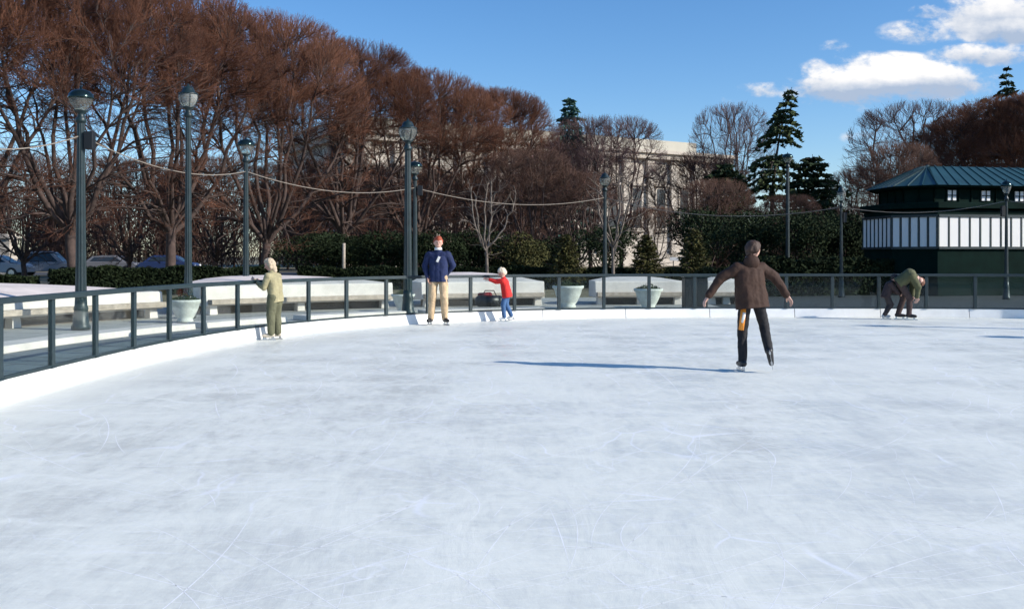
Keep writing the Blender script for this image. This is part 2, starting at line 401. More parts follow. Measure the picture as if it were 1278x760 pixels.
    mixc = N('ShaderNodeMix'); mixc.data_type = 'RGBA'; L(mth('MULTIPLY', mth('MAXIMUM', mth('MAXIMUM', cut, spk), mth('MULTIPLY', strk, .8)), 0.75), mixc.inputs[0]); L(ramp.outputs[0], mixc.inputs[6]); mixc.inputs[7].default_value = (0.90, 0.91, 0.92, 1)
    L(mixc.outputs[2], b.inputs['Base Color'])
    L(mr(tone, 0.36, 0.62, 0.28, 0.60), b.inputs['Roughness']); b.inputs['Specular IOR Level'].default_value = 0.35; b.inputs['IOR'].default_value = 1.31
    h = mth('ADD', mth('MULTIPLY', lobe, 0.9), mth('ADD', mth('MULTIPLY', s1, 0.5), mth('MULTIPLY', s2, 0.5)))
    h = mth('ADD', h, mth('MULTIPLY', fine, 0.05))
    bp = N('ShaderNodeBump'); bp.inputs['Strength'].default_value = 0.32; bp.inputs['Distance'].default_value = 0.03; L(h, bp.inputs['Height']); L(bp.outputs[0], b.inputs['Normal'])
    return m
ice = sheet('ice', 0.0, 0.0, ice_mat())
# skate cuts: thin pale ribbons of loose snow
rng = random.Random(5); mb = MB()
for i in range(1500):
    Y0 = 2.2 + 18 * rng.random() ** 1.3; X0 = rng.uniform(-4.6, 14)
    if rng.random() < .6: X0 = rng.uniform(-.55, .55) * Y0
    ang = rng.gauss(0.15, 0.9); Ln = rng.uniform(0.3, 2.6) * (0.6 + Y0 / 16); cur = rng.gauss(0, 0.35); wd = rng.uniform(0.0008, 0.0026) * (0.7 + Y0 / 9)
    x, y = X0, Y0; n = 12; pts = []
    for k in range(n + 1):
        pts.append((x, y, ang)); x += math.cos(ang) * Ln / n; y += math.sin(ang) * Ln / n; ang += cur * Ln / n
    ok = all(abs((p[0] - CX) / (A_ - .3)) ** NN + abs((p[1] - CY) / (B_ - .3)) ** NN < 1 for p in pts)
    if not ok: continue
    b0 = len(mb.v)
    for k, (px, py, a) in enumerate(pts):
        ww = wd * math.sin(PI * (k + .15) / (n + .3)) * rng.uniform(0.6, 1.2)
        mb.v += [(px - math.sin(a) * ww, py + math.cos(a) * ww, 0.0002), (px + math.sin(a) * ww, py - math.cos(a) * ww, 0.0002)]
    for k in range(n): q = b0 + 2 * k; mb.f.append((q, q + 1, q + 3, q + 2))
M['snow'] = mat('ice_shavings', (0.93, 0.93, 0.92), 0.8)
o = mb.build('skate_marks', M['snow']); o['kind'] = 'stuff'

# ---------------------------------------------------------------- kick board + glass railing
KB = 0.20
def rel(mb, base):
    mb.v = [(a - base.x, b - base.y, c) for a, b, c in mb.v]; return mb
kbt = thing('kick_board', 'low white board curving round the whole edge of the ice below the glass', 'rink board', P(0))
npan = 40; rj = random.Random(3)
for i in range(npan):
    a_, b_ = TOT * i / npan + .006, TOT * (i + 1) / npan - .006; dz = rj.uniform(-.002, .002)
    rel(sweep(a_, b_, lambda t: [(0.0, -0.01), (0.0, .02), (0.035, KB + dz), (0.10, KB + dz), (0.10, -0.01)], 0.3), P(0)).build('board_panel', M['kick'], kbt, bevel=0.006)
rail = thing('glass_railing', 'dark green railing with clear glass panels standing on the white board round the rink', 'railing', P(0))
RL = P(0)
S0, S1, STEP = -7.0, 47.0, 1.06
s_x0 = s_at(0, 0.05)
first = s_x0 - math.floor((s_x0 - S0) / STEP) * STEP
ss = []
s = first
while s < S1: ss.append(s); s += STEP
RT = 1.0
rel(sweep(ss[0], ss[-1], lambda t: [(0.01, RT - .062), (0.01, RT), (0.09, RT), (0.09, RT - .062)], 0.25), RL).build('top_rail', M['rail'], rail, bevel=0.008)
rel(sweep(ss[0], ss[-1], lambda t: [(0.03, KB + .004), (0.03, KB + .035), (0.07, KB + .035), (0.07, KB + .004)], 0.25), RL).build('bottom_rail', M['rail'], rail)
for i, s in enumerate(ss):
    a = P(s - .05, 0.05); b = P(s + .05, 0.05); rz = math.atan2(b.y - a.y, b.x - a.x); p = P(s, 0.05)
    q = MB().box((p.x - RL.x, p.y - RL.y, (KB + RT - .06) / 2), (0.074, 0.05, RT - .065 - KB), rz)
    q.box((p.x - RL.x, p.y - RL.y, KB + .012), (0.11, 0.085, 0.016), rz)
    q.build('post', M['rail'], rail, bevel=0.006)
    if i < len(ss) - 1:
        s2 = ss[i + 1]; m_ = MB()
        A = P(s + .045, 0.05); B = P(s2 - .045, 0.05); d = (B - A).normalized(); n = Vector((-d.y, d.x, 0)) * 0.005
        for z in (KB + .037, RT - .064):
            for v in (A - n, B - n, B + n, A + n): m_.v.append((v.x - RL.x, v.y - RL.y, z))
        m_.f = [(3, 2, 1, 0), (4, 5, 6, 7), (0, 1, 5, 4), (1, 2, 6, 5), (2, 3, 7, 6), (3, 0, 4, 7)]
        m_.build('glass_panel', M['glass'], rail)

# ---------------------------------------------------------------- white coping strip and stone terraces outside the rink
for (xa, xb) in ((-120, 236), (252, 352), (380, 505), (530, 676)):
    a, b = s_at(xa, 2.8), s_at(xb, 2.8)
    if xa < 0: a = -5
    struct(sweep(a, b, lambda t: [(2.6, -.01), (2.62, 0.10), (3.15, 0.10), (3.17, -.01)], 0.4).build('kerb', M['stone'], bevel=0.01))

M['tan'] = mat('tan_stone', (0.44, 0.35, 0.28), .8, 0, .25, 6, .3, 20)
def terrace(sa, sb, off, label, bulge=1.9, hh=0.20, top=0.66):
    base = P((sa + sb) / 2, off); t_ = thing('stone_bench', label, 'stone bench', base, 0, 'curved pale stone benches around the rink')
    def prof(t):
        q = math.sin(PI * min(1, max(0, t))) ** 0.8
        wv = 0.9 + bulge * q; h = hh * q; tt = top
        return [(off + .02, .20), (off + .07, tt - .03), (off + .10, tt), (off + .10 + wv * .35, tt + h * .62), (off + .10 + wv * .7, tt + h * .95), (off + .10 + wv, tt + h * .98), (off + .12 + wv, .20)]
    rel(sweep(sa, sb, prof, 0.3), base).build('bench_top', M['stone'], t_, bevel=0.012)
    rel(sweep(sa + .15, sb - .15, lambda t: [(off + .35, -.012), (off + .35, .20), (off + .95, .20), (off + .95, -.012)], 0.3), base).build('plinth', M['stone_shade'], t_)
    n = max(2, int((sb - sa) / 1.5))
    for i in range(n + 1):
        s = sa + .12 + (sb - sa - .24) * i / n; p = P(s, off + .18); a = P(s - .05, off); b = P(s + .05, off)
        MB().box((p.x - base.x, p.y - base.y, .094), (0.22, 0.22, 0.21), math.atan2(b.y - a.y, b.x - a.x), 0.85).build('foot', M['stone'], t_, bevel=0.01)
    # steps in front face: thin ledge
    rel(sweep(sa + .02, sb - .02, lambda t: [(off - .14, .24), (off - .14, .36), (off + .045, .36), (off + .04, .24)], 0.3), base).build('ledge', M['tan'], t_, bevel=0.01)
    return t_
TOFF = 6.0
terrace(s_at(-160, TOFF) , s_at(203, TOFF), TOFF, 'longest curved pale stone bench, at the left edge of the photo behind the railing', 2.4, 0.26, .60)
terrace(s_at(256, TOFF), s_at(490, TOFF), TOFF, 'curved pale stone bench behind the railing between the leaning skater and the person in navy', 1.8, .20, .68)
terrace(s_at(528, TOFF), s_at(681, TOFF), TOFF, 'curved pale stone bench directly behind the child in the red coat', 1.8, .24, .68)
terrace(s_at(742, TOFF), s_at(852, TOFF), TOFF, 'short pale stone bench behind the lamp post right of the planters', .8, .12, .68)
terrace(s_at(884, TOFF), s_at(930, TOFF), TOFF, 'shortest pale stone bench, partly hidden by the skater in the brown jacket', .5, .10, .68)

# near-black sheet painting shade onto the paving on the hire-pavilion side
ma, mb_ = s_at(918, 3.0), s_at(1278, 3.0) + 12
struct(sweep(ma, mb_, lambda t: [(.16, -.002), (14, -.002)], 0.35, False, False).build('path', mat('shaded_paving', (0.022, 0.027, 0.030), .85, 0, .3, 3)))
# planters
def planter(label, p, sc=1.0, plant=True):
    t = thing('planter', label, 'planter', p, 0, 'pale round planters on the paving')
    MB().lathe([(.20, 0), (.22, .04), (.19, .08), (.26, .18), (.34, .36), (.38, .50), (.43, .54), (.43, .60), (.38, .60), (.36, .54)], 28).build('pot', M['planter'], t, True)
    if plant:
        r = random.Random(int(p.x * 100)); q = MB()
        for _ in range(420):
            a = r.uniform(0, 2 * PI); rr = .40 * math.sqrt(r.random()); z = .56 + .22 * r.random() * (1.1 - rr / .4)
            c = Vector((rr * math.cos(a), rr * math.sin(a), z)); u = Vector((r.gauss(0, 1), r.gauss(0, 1), r.gauss(0, 1))).normalized() * .035; v = u.orthogonal().normalized() * .02
            n = len(q.v); q.v += [tuple(c - u), tuple(c + v), tuple(c + u), tuple(c - v)]; q.f.append((n, n + 1, n + 2, n + 3))
        q.build('plant', M['ever'], t)
    t.scale = (sc, sc, sc)
    return t
planter('pale round planter in front of the second lamp post from the left', at(231, 402), .80)
planter('pale round planter beside the big dark lamp post left of the person in navy', at(503, 388), .72)
planter('pale round planter between two stone benches, nearer the child in red', at(709, 384), 1.0)
planter('pale round planter in front of the short stone bench, right of the thin lamp post', at(809, 385.5), 0.9)
# dark refuse bin between the last two benches
t = thing('litter_bin', 'dark square litter bin between the last two pale stone benches', 'litter bin', at(867, 384))
MB().box((0, 0, .41), (.62, .5, .82)).build('bin_body', M['speaker'], t, bevel=.02)
MB().box((0, 0, .86), (.68, .56, .07)).build('lid', M['lamp'], t, bevel=.015)
# bag on the ground near the child
t = thing('duffel_bag', 'red and black bag on the ground before the bench behind the child', 'bag', P(s_at(612, 5.2), 5.2))
MB().cap_((-.26, 0, .17), .16, (.26, 0, .17), .16).build('bag_body', M['black'], t, True)
M['redcloth'] = cloth('red_cloth', (0.16, 0.012, 0.02))
MB().cap_((-.26, .05, .33), .07, (.0, .03, .34), .08).build('red_flap', M['redcloth'], t, True)
MB().tube([(-.2, -.02, .30), (-.12, -.02, .46), (.12, -.02, .46), (.2, -.02, .30)], .015, 6).build('handle', M['black'], t)

# ---------------------------------------------------------------- lamp posts
def lamp_parts(t, H, kind, speaker=None, r0=.085):
    # ornamental base, fluted shaft, collar
    MB().lathe([(.175, 0), (.175, .07), (.15, .10), (.135, .30), (.125, .36), (.135, .40), (.115, .46), (.108, .58)], 20).build('base', M['lamp'], t, True)
    MB().lathe([(.108, .56), (r0, .95), (r0 * .92, 1.6), (r0 * .70, H - .62)], 24, flute=1).build('shaft', M['lamp'], t)
    MB().lathe([(r0 * .9, H - .64), (.10, H - .60), (.10, H - .56), (.065, H - .52), (.06, H - .46), (.115, H - .42), (.13, H - .40)], 20).build('collar', M['lamp'], t, True)
    if kind == 'dome':
        MB().lathe([(.09, H - .40), (.14, H - .34), (.195, H - .26), (.222, H - .17)], 24, cap=False).build('glass_bowl', M['lampglass'], t, True)
        MB().lathe([(.238, H - .18), (.240, H - .155), (.225, H - .10), (.17, H - .035), (.08, H - .004), (.02, H + .01), (.016, H + .06), (.002, H + .07)], 24).build('cap', M['lampcap'], t, True)
    else:
        MB().lathe([(.11, H - .40), (.165, H - .33), (.205, H - .24), (.215, H - .17), (.205, H - .11)], 24, cap=False).build('glass_bowl', M['lampglass'], t, True)
        MB().lathe([(.22, H - .12), (.215, H - .09), (.15, H - .06), (.13, H + .00), (.10, H + .05), (.03, H + .08), (.016, H + .13), (.002, H + .14)], 24).build('cap', M['lamp'], t, True)
        rb = MB()
        for k in range(6):
            a = k * PI / 3
            rb.tube([(r * math.cos(a), r * math.sin(a), H + z) for r, z in ((.115, -.40), (.172, -.33), (.212, -.24), (.222, -.17), (.212, -.11))], .008, 5)
        rb.build('cage', M['lamp'], t)
    if speaker:
        MB().box((speaker * .17, 0, H - .98), (.17, .16, .34)).box((speaker * .09, 0, H - .96), (.06, .05, .05)).build('speaker', M['speaker'], t, bevel=.012)
LG = 'lamp posts around the rink'
def lamp(label, p, H=4.6, kind='lantern', speaker=None, r0=.085):
    t = thing('lamp_post', label, 'lamp post', p, 0, LG); lamp_parts(t, H, kind, speaker, r0)
    if H < 4: t.scale = (.68, .68, 1)
    return t
def dl(x, ytop, H=4.6):
    d = (H - CAMZ) / (HY - ytop); return Vector(((x - HX) * d, F * d, 0))
L1 = dl(101, 112); L3 = dl(307, 174); L5 = dl(518, 202); L6 = dl(755, 219); L7 = dl(1050, 236, 3.7); L8 = dl(1256, 226, 3.85)
lamp('tallest dark green lamp post at far left with a domed shiny cap', L1, 4.6, 'dome', 1, .10)
lamp('dark lamp post with caged lantern rising behind a planter, second from the left', dl(235, 112, 5.2), 5.2, 'lantern', None, .085)
lamp('lamp post just left of the leaning skater, third from the left', L3, 4.6, 'dome', None, .085)
lamp('big dark lamp post with caged lantern right beside the person in navy', dl(509, 155), 4.6, 'lantern', None, .10)
lamp('slimmer lamp post half hidden behind the big one beside the person in navy', L5, 4.6, 'dome', 1)
lamp('thin dark lamp post between the planters and the short stone bench', L6, 4.6, 'lantern')
lamp('lamp post standing among dark evergreens right of the tall cedar', dl(983, 192, 6.0), 6.0, 'dome', None, .10)
lamp('thin dark lamp post left of the green pavilion', L7, 3.7, 'lantern', 1)
lamp('lamp post in front of the white slats of the green pavilion', L8, 3.85, 'dome', -1)
# two more of the ring stand outside the photo on the right; their shadows fall on the ice
lamp('lamp post outside the right edge of the photo whose shadow lies across the far ice', Vector((17.75, 16.1, 0)), 5.3, 'lantern', None, .13)
lamp('nearer lamp post outside the right edge of the photo, shadow on the far ice', Vector((18.7, 13.5, 0)), 5.2, 'dome', None, .11)
# rope lights
def swag(label, a, b, sag, za=3.72, zb=3.72):
    n = 24; pts = []
    for i in range(n + 1):
        t = i / n; p = a.lerp(b, t); pts.append((p.x, p.y, za + (zb - za) * t - sag * 4 * t * (1 - t)))
    o = MB().tube(pts, .013, 6).build('string_light', M['cord'], None, True)
    return tag(o, label, 'string of lights', 'pale rope lights slung between lamp posts')
Lm1 = dl(-190, 60)
swag('pale rope light leaving the domed lamp post towards the left edge', Lm1, L1, .45)
swag('pale rope light between the domed lamp post and the one left of the leaning skater', L1, L3, .35)
swag('pale rope light sagging between the lamp posts left of the person in navy', L3, L5, .35)
swag('pale rope light above the child in the red coat', L5, L6, .42)
swag('pale rope light above the skater in the brown jacket', L6, L7, .50, 3.72, 3.08)
swag('pale rope light in front of the green pavilion', L7, L8, .28, 3.08, 3.2)
swag('pale rope light running off the right edge past the pavilion', L8, Vector((L8.x + 6, L8.y - 7, 0)), .35, 3.2, 3.2)

# ---------------------------------------------------------------- bare trees
def grow_tree(seed, H, Rc, fork=2.6, nprim=10, r_trunk=.24, up=0.8, tw=0.0078, n2=110, n3=1250, n4=10, n5=2, top=.6):
    rg = random.Random(seed); segs = []
    zc = fork + (H - fork) * .42
    def env(p):
        rz = (H - zc) if p[2] > zc else (zc - fork + .9)
        return ((p[0] ** 2 + p[1] ** 2) / (Rc * Rc)) ** 1.9 + (abs(p[2] - zc) / rz) ** 2.4
    def target(lo, hi, topbias):
        while True:
            p = Vector((rg.uniform(-Rc, Rc), rg.uniform(-Rc, Rc), rg.uniform(fork - .6, H)))
            e = env(p)
            if e > hi or e < lo: continue
            # the lower skirt narrows towards the fork
            hgt = (p.z - fork) / (H - fork); r = math.hypot(p.x, p.y)
            if r > Rc * (.50 + 1.1 * max(0, hgt) ** .6): continue
            if hgt < .45 and rg.random() < topbias: continue
            return p
    def curve(p0, d0, p1, r0, r1, n, jit, bend=.45):
        L_ = (p1 - p0).length; c1 = p0 + d0.normalized() * L_ * bend; c2 = p1 - Vector((rg.gauss(0, .12), rg.gauss(0, .12), .30 * up)) * L_ * .5; pts = []
        for i in range(n + 1):
            t = i / n; q = p0 * (1 - t) ** 3 + c1 * 3 * t * (1 - t) ** 2 + c2 * 3 * t * t * (1 - t) + p1 * t ** 3
            if 0 < i: q = q + Vector((rg.gauss(0, jit), rg.gauss(0, jit), rg.gauss(0, jit))) * L_
            pts.append((q, r0 + (r1 - r0) * t ** .8))
        return pts
    lean = Vector((rg.gauss(0, .04), rg.gauss(0, .04), 1)).normalized()
    tp = [(lean * (z * fork) + Vector((rg.gauss(0, .02), rg.gauss(0, .02), 0)), r_trunk * k) for z, k in ((-.04, 1.5), (.08, 1.1), (.35, .95), (.7, .88), (1.0, .85))]
    segs.append((0, tp)); root = tp[-1][0]
    l1 = []
    for i in range(nprim):
        a = 2 * PI * (i + rg.uniform(-.3, .3)) / nprim * 1.0; f_ = (.12, .55, .85, .35, .95, .7)[i % 6]
        R_ = Rc * f_ * .86; z = H * .93 - (H - zc) * (f_ ** 3) * .62
        e = Vector((R_ * math.cos(a), R_ * math.sin(a), z)); inc = .25 + .75 * f_
        d = Vector((math.cos(a) * math.sin(inc), math.sin(a) * math.sin(inc), math.cos(inc)))
        l1.append(curve(root - lean * rg.uniform(0, .6), d, e, r_trunk * rg.uniform(.42, .60), .03, 9, .012, .38))
    for q in l1: segs.append((1, q))
    def attach(parents, targets, level, rf, minr, r1, n, jit, adv):
        P_, D_, R_ = [], [], []
        for pts in parents:
            for i in range(1, len(pts) - 1):
                P_.append(tuple(pts[i][0])); D_.append(tuple((pts[i + 1][0] - pts[i - 1][0]).normalized())); R_.append(pts[i][1])
        P_ = np.array(P_); D_ = np.array(D_); out = []
        for tg in targets:
            v = np.array(tuple(tg)) - P_; dist = np.linalg.norm(v, axis=1); cs = (v * D_).sum(1) / (dist + 1e-6)
            cost = dist * (1 + adv * (1 - cs)) + np.where(dist < .25, 5, 0) + np.where(v[:, 2] < -.1, dist * .8, 0)
            k = int(np.argmin(cost)); d0 = Vector(D_[k]); dv = Vector(v[k]).normalized()
            out.append(curve(Vector(P_[k]), (d0 * .6 + dv * .6), tg, max(minr, R_[k] * rf), r1, n, jit))
        for q in out: segs.append((level, q))
        return out
    l2 = attach(l1, [target(.05, .85, .35) for _ in range(n2)], 2, .55, .022, .014, 6, .018, 1.0)
    l3 = attach(l1 + l2, [target(.12, .93, .72) for _ in range(int(n3 * .6))] + [target(.72, .97, .88) for _ in range(int(n3 * .45))], 3, .5, .012, .009, 4, .02, .8)
    def kids(parents, level, n, lr, r, spread, upk, lim):
        for pts in parents:
            for k in range(n):
                t = rg.uniform(.15, 1.0) * (len(pts) - 1.001); ix = int(t); p = pts[ix][0].lerp(pts[ix + 1][0], t - ix); d0 = (pts[ix + 1][0] - pts[ix][0]).normalized()
                az = rg.uniform(0, 2 * PI); u = d0.orthogonal().normalized(); w_ = d0.cross(u); an = rg.uniform(*spread)
                d = d0 * math.cos(an) + (u * math.cos(az) + w_ * math.sin(az)) * math.sin(an)
                hgt = max(0, (p.z - zc) / (H - zc))
                rad = Vector((p.x, p.y, 0)) * (.35 / Rc); d = (d + rad + Vector((0, 0, upk * (.35 + hgt)))).normalized()
                if hgt < .25 and rg.random() < .35: continue
                Ln = rg.uniform(*lr)
                for _ in range(4):
                    if env(p + d * Ln) > lim + rg.uniform(-.05, .07): Ln *= .72
                if Ln < .1: continue
                e1 = p + d * Ln * .5 + Vector((rg.gauss(0, .03), rg.gauss(0, .03), rg.gauss(0, .03))) * Ln; e2 = p + d * Ln + Vector((rg.gauss(0, .08), rg.gauss(0, .08), .08 * upk)) * Ln
                q = [(p, r), (e1, r * .8), (e2, r * .45)]; segs.append((level, q)); yield q
    l4 = list(kids(l3, 4, n4, (.4, 1.15), tw, (.25, .8), .55 * up, 1.0))
    l5 = list(kids(l4, 5, n5, (.25, .6), tw * .75, (.25, .7), .6 * up, 1.05))
    return segs
def segs_to_mesh(name, segs, lv, sides):
    Vs, Qs = [], []; base = 0
    groups = {}
    for l, pts in segs:
        if l in lv: groups.setdefault((len(pts), sides(l)), []).append([(p.x, p.y, p.z, r) for p, r in pts])
    for (n, k), arr in groups.items():
        a = np.array(arr, dtype=np.float64)              # m,n,4
        m = len(a); P_ = a[:, :, :3]; r = a[:, :, 3]
        T = np.empty_like(P_); T[:, 1:-1] = P_[:, 2:] - P_[:, :-2]; T[:, 0] = P_[:, 1] - P_[:, 0]; T[:, -1] = P_[:, -1] - P_[:, -2]
        T /= np.linalg.norm(T, axis=2, keepdims=True) + 1e-9
        ref = np.tile(np.array([0.31, 0.87, 0.13]), (m, 1)); d0 = P_[:, -1] - P_[:, 0]
        par = np.abs((d0 / (np.linalg.norm(d0, axis=1, keepdims=True) + 1e-9) * ref).sum(1)) > .85
        ref[par] = (0.9, -.2, .3)
        Uv = np.cross(T, ref[:, None, :]); Uv /= np.linalg.norm(Uv, axis=2, keepdims=True) + 1e-9; W = np.cross(T, Uv)
        an = np.arange(k) * 2 * PI / k
        ring = P_[:, :, None, :] + (Uv[:, :, None, :] * np.cos(an)[None, None, :, None] + W[:, :, None, :] * np.sin(an)[None, None, :, None]) * r[:, :, None, None]
        Vs.append(ring.reshape(-1, 3))
        idx = base + (np.arange(m)[:, None, None] * n + np.arange(n - 1)[None, :, None]) * k + np.arange(k)[None, None, :]
        nx = base + (np.arange(m)[:, None, None] * n + np.arange(n - 1)[None, :, None]) * k + ((np.arange(k) + 1) % k)[None, None, :]
        Qs.append(np.stack([idx, nx, nx + k, idx + k], -1).reshape(-1, 4)); base += m * n * k
    return npmesh(name, np.concatenate(Vs), np.concatenate(Qs))
def make_tree(label, p, rz, bark, twig, group, **kw):
    t = thing('bare_tree', label, 'tree', p, rz, group)
    segs = grow_tree(**kw)
    link('trunk', segs_to_mesh('trunk', segs, (0, 1, 2, 3), lambda l: (8, 8, 4, 3)[l]), bark, t, True)
    link('crown', segs_to_mesh('crown', segs, (4, 5), lambda l: 3), twig, t)
    return t
G1 = 'bare red-twigged trees in a row behind the rink'
HT = 13.5
trA = make_tree('large bare red-twigged tree behind the domed lamp post at far left', onx(92, 40), 0.3, M['bark'], M['twig_red'], G1, seed=11, H=HT, Rc=5.9, fork=2.7, nprim=12)
trB = make_tree('bare red-twigged tree whose trunk stands behind the leaning skater', onx(329, 49), 1.3, M['bark'], M['twig_red'], G1, seed=23, H=HT, Rc=5.6, fork=2.4, nprim=11)
trC = make_tree('bare red-twigged tree midway between the leaning skater and the person in navy', onx(428, 55), 0.3, M['bark'], M['twig_red'], G1, seed=37, H=HT, Rc=5.6, fork=3.0, nprim=11)
dup(trC, onx(212, 44.5), 2.2, 'bare red-twigged tree behind the second lamp post from the left', G1)
dup(trB, onx(-60, 38), 4.0, 'bare red-twigged tree rising past the left edge of the photo', G1)
dup(trA, onx(520, 60), 5.1, 'bare red-twigged tree above the person in navy', G1, (.95, .95, .95))
dup(trB, onx(611, 65), 3.1, 'bare red-twigged tree at the right end of the tall row, above the child in red', G1, (.92, .92, .93))
dup(trA, onx(1262, 62), 2.5, 'bare red-twigged tree behind the right part of the green pavilion roof', G1, (.95, .95, .86))
dup(trB, onx(1204, 66), 4.4, 'bare red-brown tree filling the space behind the left part of the pavilion roof', G1, (.80, .80, .80))
dup(trC, onx(1330, 60), 1.0, 'bare red-twigged tree past the right edge beyond the pavilion', G1, (.95, .95, .88))
# smaller, browner trees further back
G2 = 'smaller bare brown trees in the background'
trD = make_tree('bare purplish tree right of the blue-green spruce, in front of the museum', onx(775, 62), 0, M['bark'], M['twig_purple'], G2, seed=51, H=10.4, Rc=3.2, fork=2.6, nprim=9, r_trunk=.15, tw=.007, n2=50, n3=420, n4=7, n5=1, up=1.2)
trE = make_tree('bare brown tree in front of the right end of the museum, left of the cedar', onx(872, 64), 0, M['bark'], M['twig_brown'], G2, seed=67, H=8.2, Rc=3.9, fork=1.4, nprim=10, r_trunk=.15, tw=.009, n2=60, n3=560, n4=7, n5=1)
dup(trD, onx(913, 70), 2.0, 'bare purplish tree touching the left side of the tall cedar', G2, (1.05, 1.05, 1.20))
dup(trD, onx(1142, 76), 4.0, 'wide bare tree with open branches rising left of the pavilion roof', G2, (1.75, 1.75, 1.30))
dup(trE, onx(1080, 62), 1.0, 'low bare brown tree between the lamp post and the green pavilion', G2, (.85, .85, .86))
dup(trE, onx(700, 66), 2.7, 'low bare brown tree below the blue-green spruce', G2, (1.0, 1.0, 1.12))
dup(trE, onx(640, 72), 4.1, 'bare brown tree behind the child in red, below the end of the tall row', G2, (1.1, 1.1, 1.1))
dup(trE, onx(560, 74), .6, 'bare brown tree in the background just right of the person in navy', G2, (1.1, 1.1, 1.0))
dup(trE, onx(470, 70), 5.2, 'bare brown tree in the background left of the big dark lamp post', G2, (1.1, 1.1, 1.0))
dup(trE, onx(380, 68), 3.3, 'bare brown tree in the background right of the leaning skater', G2, (1.1, 1.1, 1.0))
dup(trE, onx(270, 66), 1.9, 'bare brown tree in the background between the second and third lamp posts', G2, (1.1, 1.1, 1.0))
dup(trE, onx(160, 62), 0.2, 'bare brown tree in the background between the first and second lamp posts', G2, (1.1, 1.1, .95))
dup(trE, onx(30, 60), 2.2, 'bare brown tree in the background left of the domed lamp post', G2, (1.1, 1.1, .95))
for q_, x_, Y_, r_, sc_, lab_ in ((trE, 893, 52, 1.1, (.6, .6, .68), 'low twiggy brown tree left of the skater in brown, below the dark evergreen'),
        (trE, 985, 52, 4.4, (.5, .5, .58), 'twiggy brown tree beside the broad evergreen right of the cedar'),
        (trE, 720, 54, 3.0, (.7, .7, .75), 'twiggy brown tree left of the thin lamp post, below the purplish tree'),
        (trE, 1118, 56, 5.0, (.7, .7, .98), 'reddish brown tree close behind the left corner of the green pavilion'),
        (trD, 738, 60, 2.2, (1, 1, .97), 'purplish bare tree close right of the blue-green spruce'),
        (trE, 662, 53, .9, (.75, .75, .9), 'twiggy brown tree above the olive shrub right of the child in red')):
    dup(q_, onx(x_, Y_), r_, lab_, G2, sc_)
dup(trE, onx(815, 60), 1.2, 'bare brown tree standing against the pale museum wall', G2, (.5, .5, .55))
sm = make_tree('small young tree with a thin pale trunk right of the thin lamp post', onx(766, 40), 0, M['bark_pale'], M['twig_brown'], 'young pale-trunked trees', seed=71, H=5.2, Rc=1.4, fork=1.9, nprim=6, r_trunk=.075, tw=.004, n2=20, n3=90, n4=4, n5=0, up=1.0)
dup(sm, onx(609, 41), 2.1, 'small young tree with a thin pale trunk left of the child in red', 'young pale-trunked trees', (1.0, 1.0, .95))

# ---------------------------------------------------------------- evergreens
def leaf_quads(C, size, rg, stretch=None, asp=.45):
    n = len(C); u = rg.normal(size=(n, 3));
    if stretch is not None: u = u * .6 + stretch * 1.2
    u /= np.linalg.norm(u, axis=1, keepdims=True); t = rg.normal(size=(n, 3)); v = np.cross(u, t); v /= np.linalg.norm(v, axis=1, keepdims=True) + 1e-9
    s = size * rg.uniform(.6, 1.3, size=(n, 1)); u = u * s; v = v * s * asp
    Vv = np.stack([C - u, C + v, C + u, C - v], 1).reshape(-1, 3); Q = np.arange(n * 4).reshape(-1, 4)
    return Vv, Q
def conifer(label, p, H, Rc, seed, m, droop=.25, whorl=.45, nb=7, leaf=.16, per=26, base=.4, gap=0.0, lean=0.0, pw=.9, group=None, cat='conifer', name='conifer'):
    rg = np.random.default_rng(seed); rp = random.Random(seed)
    t = thing(name, label, cat, p, rp.uniform(0, 6) if lean < 1 else 0, group)
    def ax(z): return Vector((lean * (z / H) ** 3, 0, z))
    tr = MB().tube([ax(z) for z in np.linspace(-.05, H * .98, 9)], [max(.015, .028 * H * (1 - k / 8.2) ** 1.0 * .6) for k in range(9)], 7)
    C = []; D = []; z = base
    while z < H * .985:
        fr = (z - base) / (H - base); Lr = Rc * (1 - fr) ** pw * rp.uniform(.75, 1.12) + .10
        if rp.random() > gap:
            for k in range(nb):
                a = 2 * PI * (k + rp.random()) / nb; Lb = Lr * rp.uniform(.6, 1.15); c0 = ax(z); d = Vector((math.cos(a), math.sin(a), 0)); pts = []
                for q in range(5):
                    s_ = q / 4; pts.append(c0 + d * Lb * s_ + Vector((0, 0, Lb * (.25 * s_ - droop * 2.0 * s_ * s_))))
                tr.tube(pts, [.012 + .01 * Lb * (1 - q / 4.5) for q in range(5)], 3, False)
                m_ = max(6, int(per * Lb / (Rc * .6)))
                for _ in range(m_):
                    s_ = rp.uniform(.12, 1.05); b_ = c0 + d * Lb * s_ + Vector((0, 0, Lb * (.25 * s_ - droop * 2.0 * s_ * s_)))
                    wd = .18 * Lb * (1.15 - s_) + .04; sd = Vector((-d.y, d.x, 0)) * rp.gauss(0, wd)
                    C.append(tuple(b_ + sd + Vector((0, 0, -abs(rp.gauss(0, .05 + .03 * Lb)))))); D.append((d.x, d.y, -.25))
        z += whorl * rp.uniform(.7, 1.3) * (1.1 - .5 * fr)
    tr.build('trunk', M['bark'], t)
    Vv, Q = leaf_quads(np.array(C), leaf, rg, np.array(D))
    link('crown', npmesh('crown', Vv, Q), m, t)
    return t
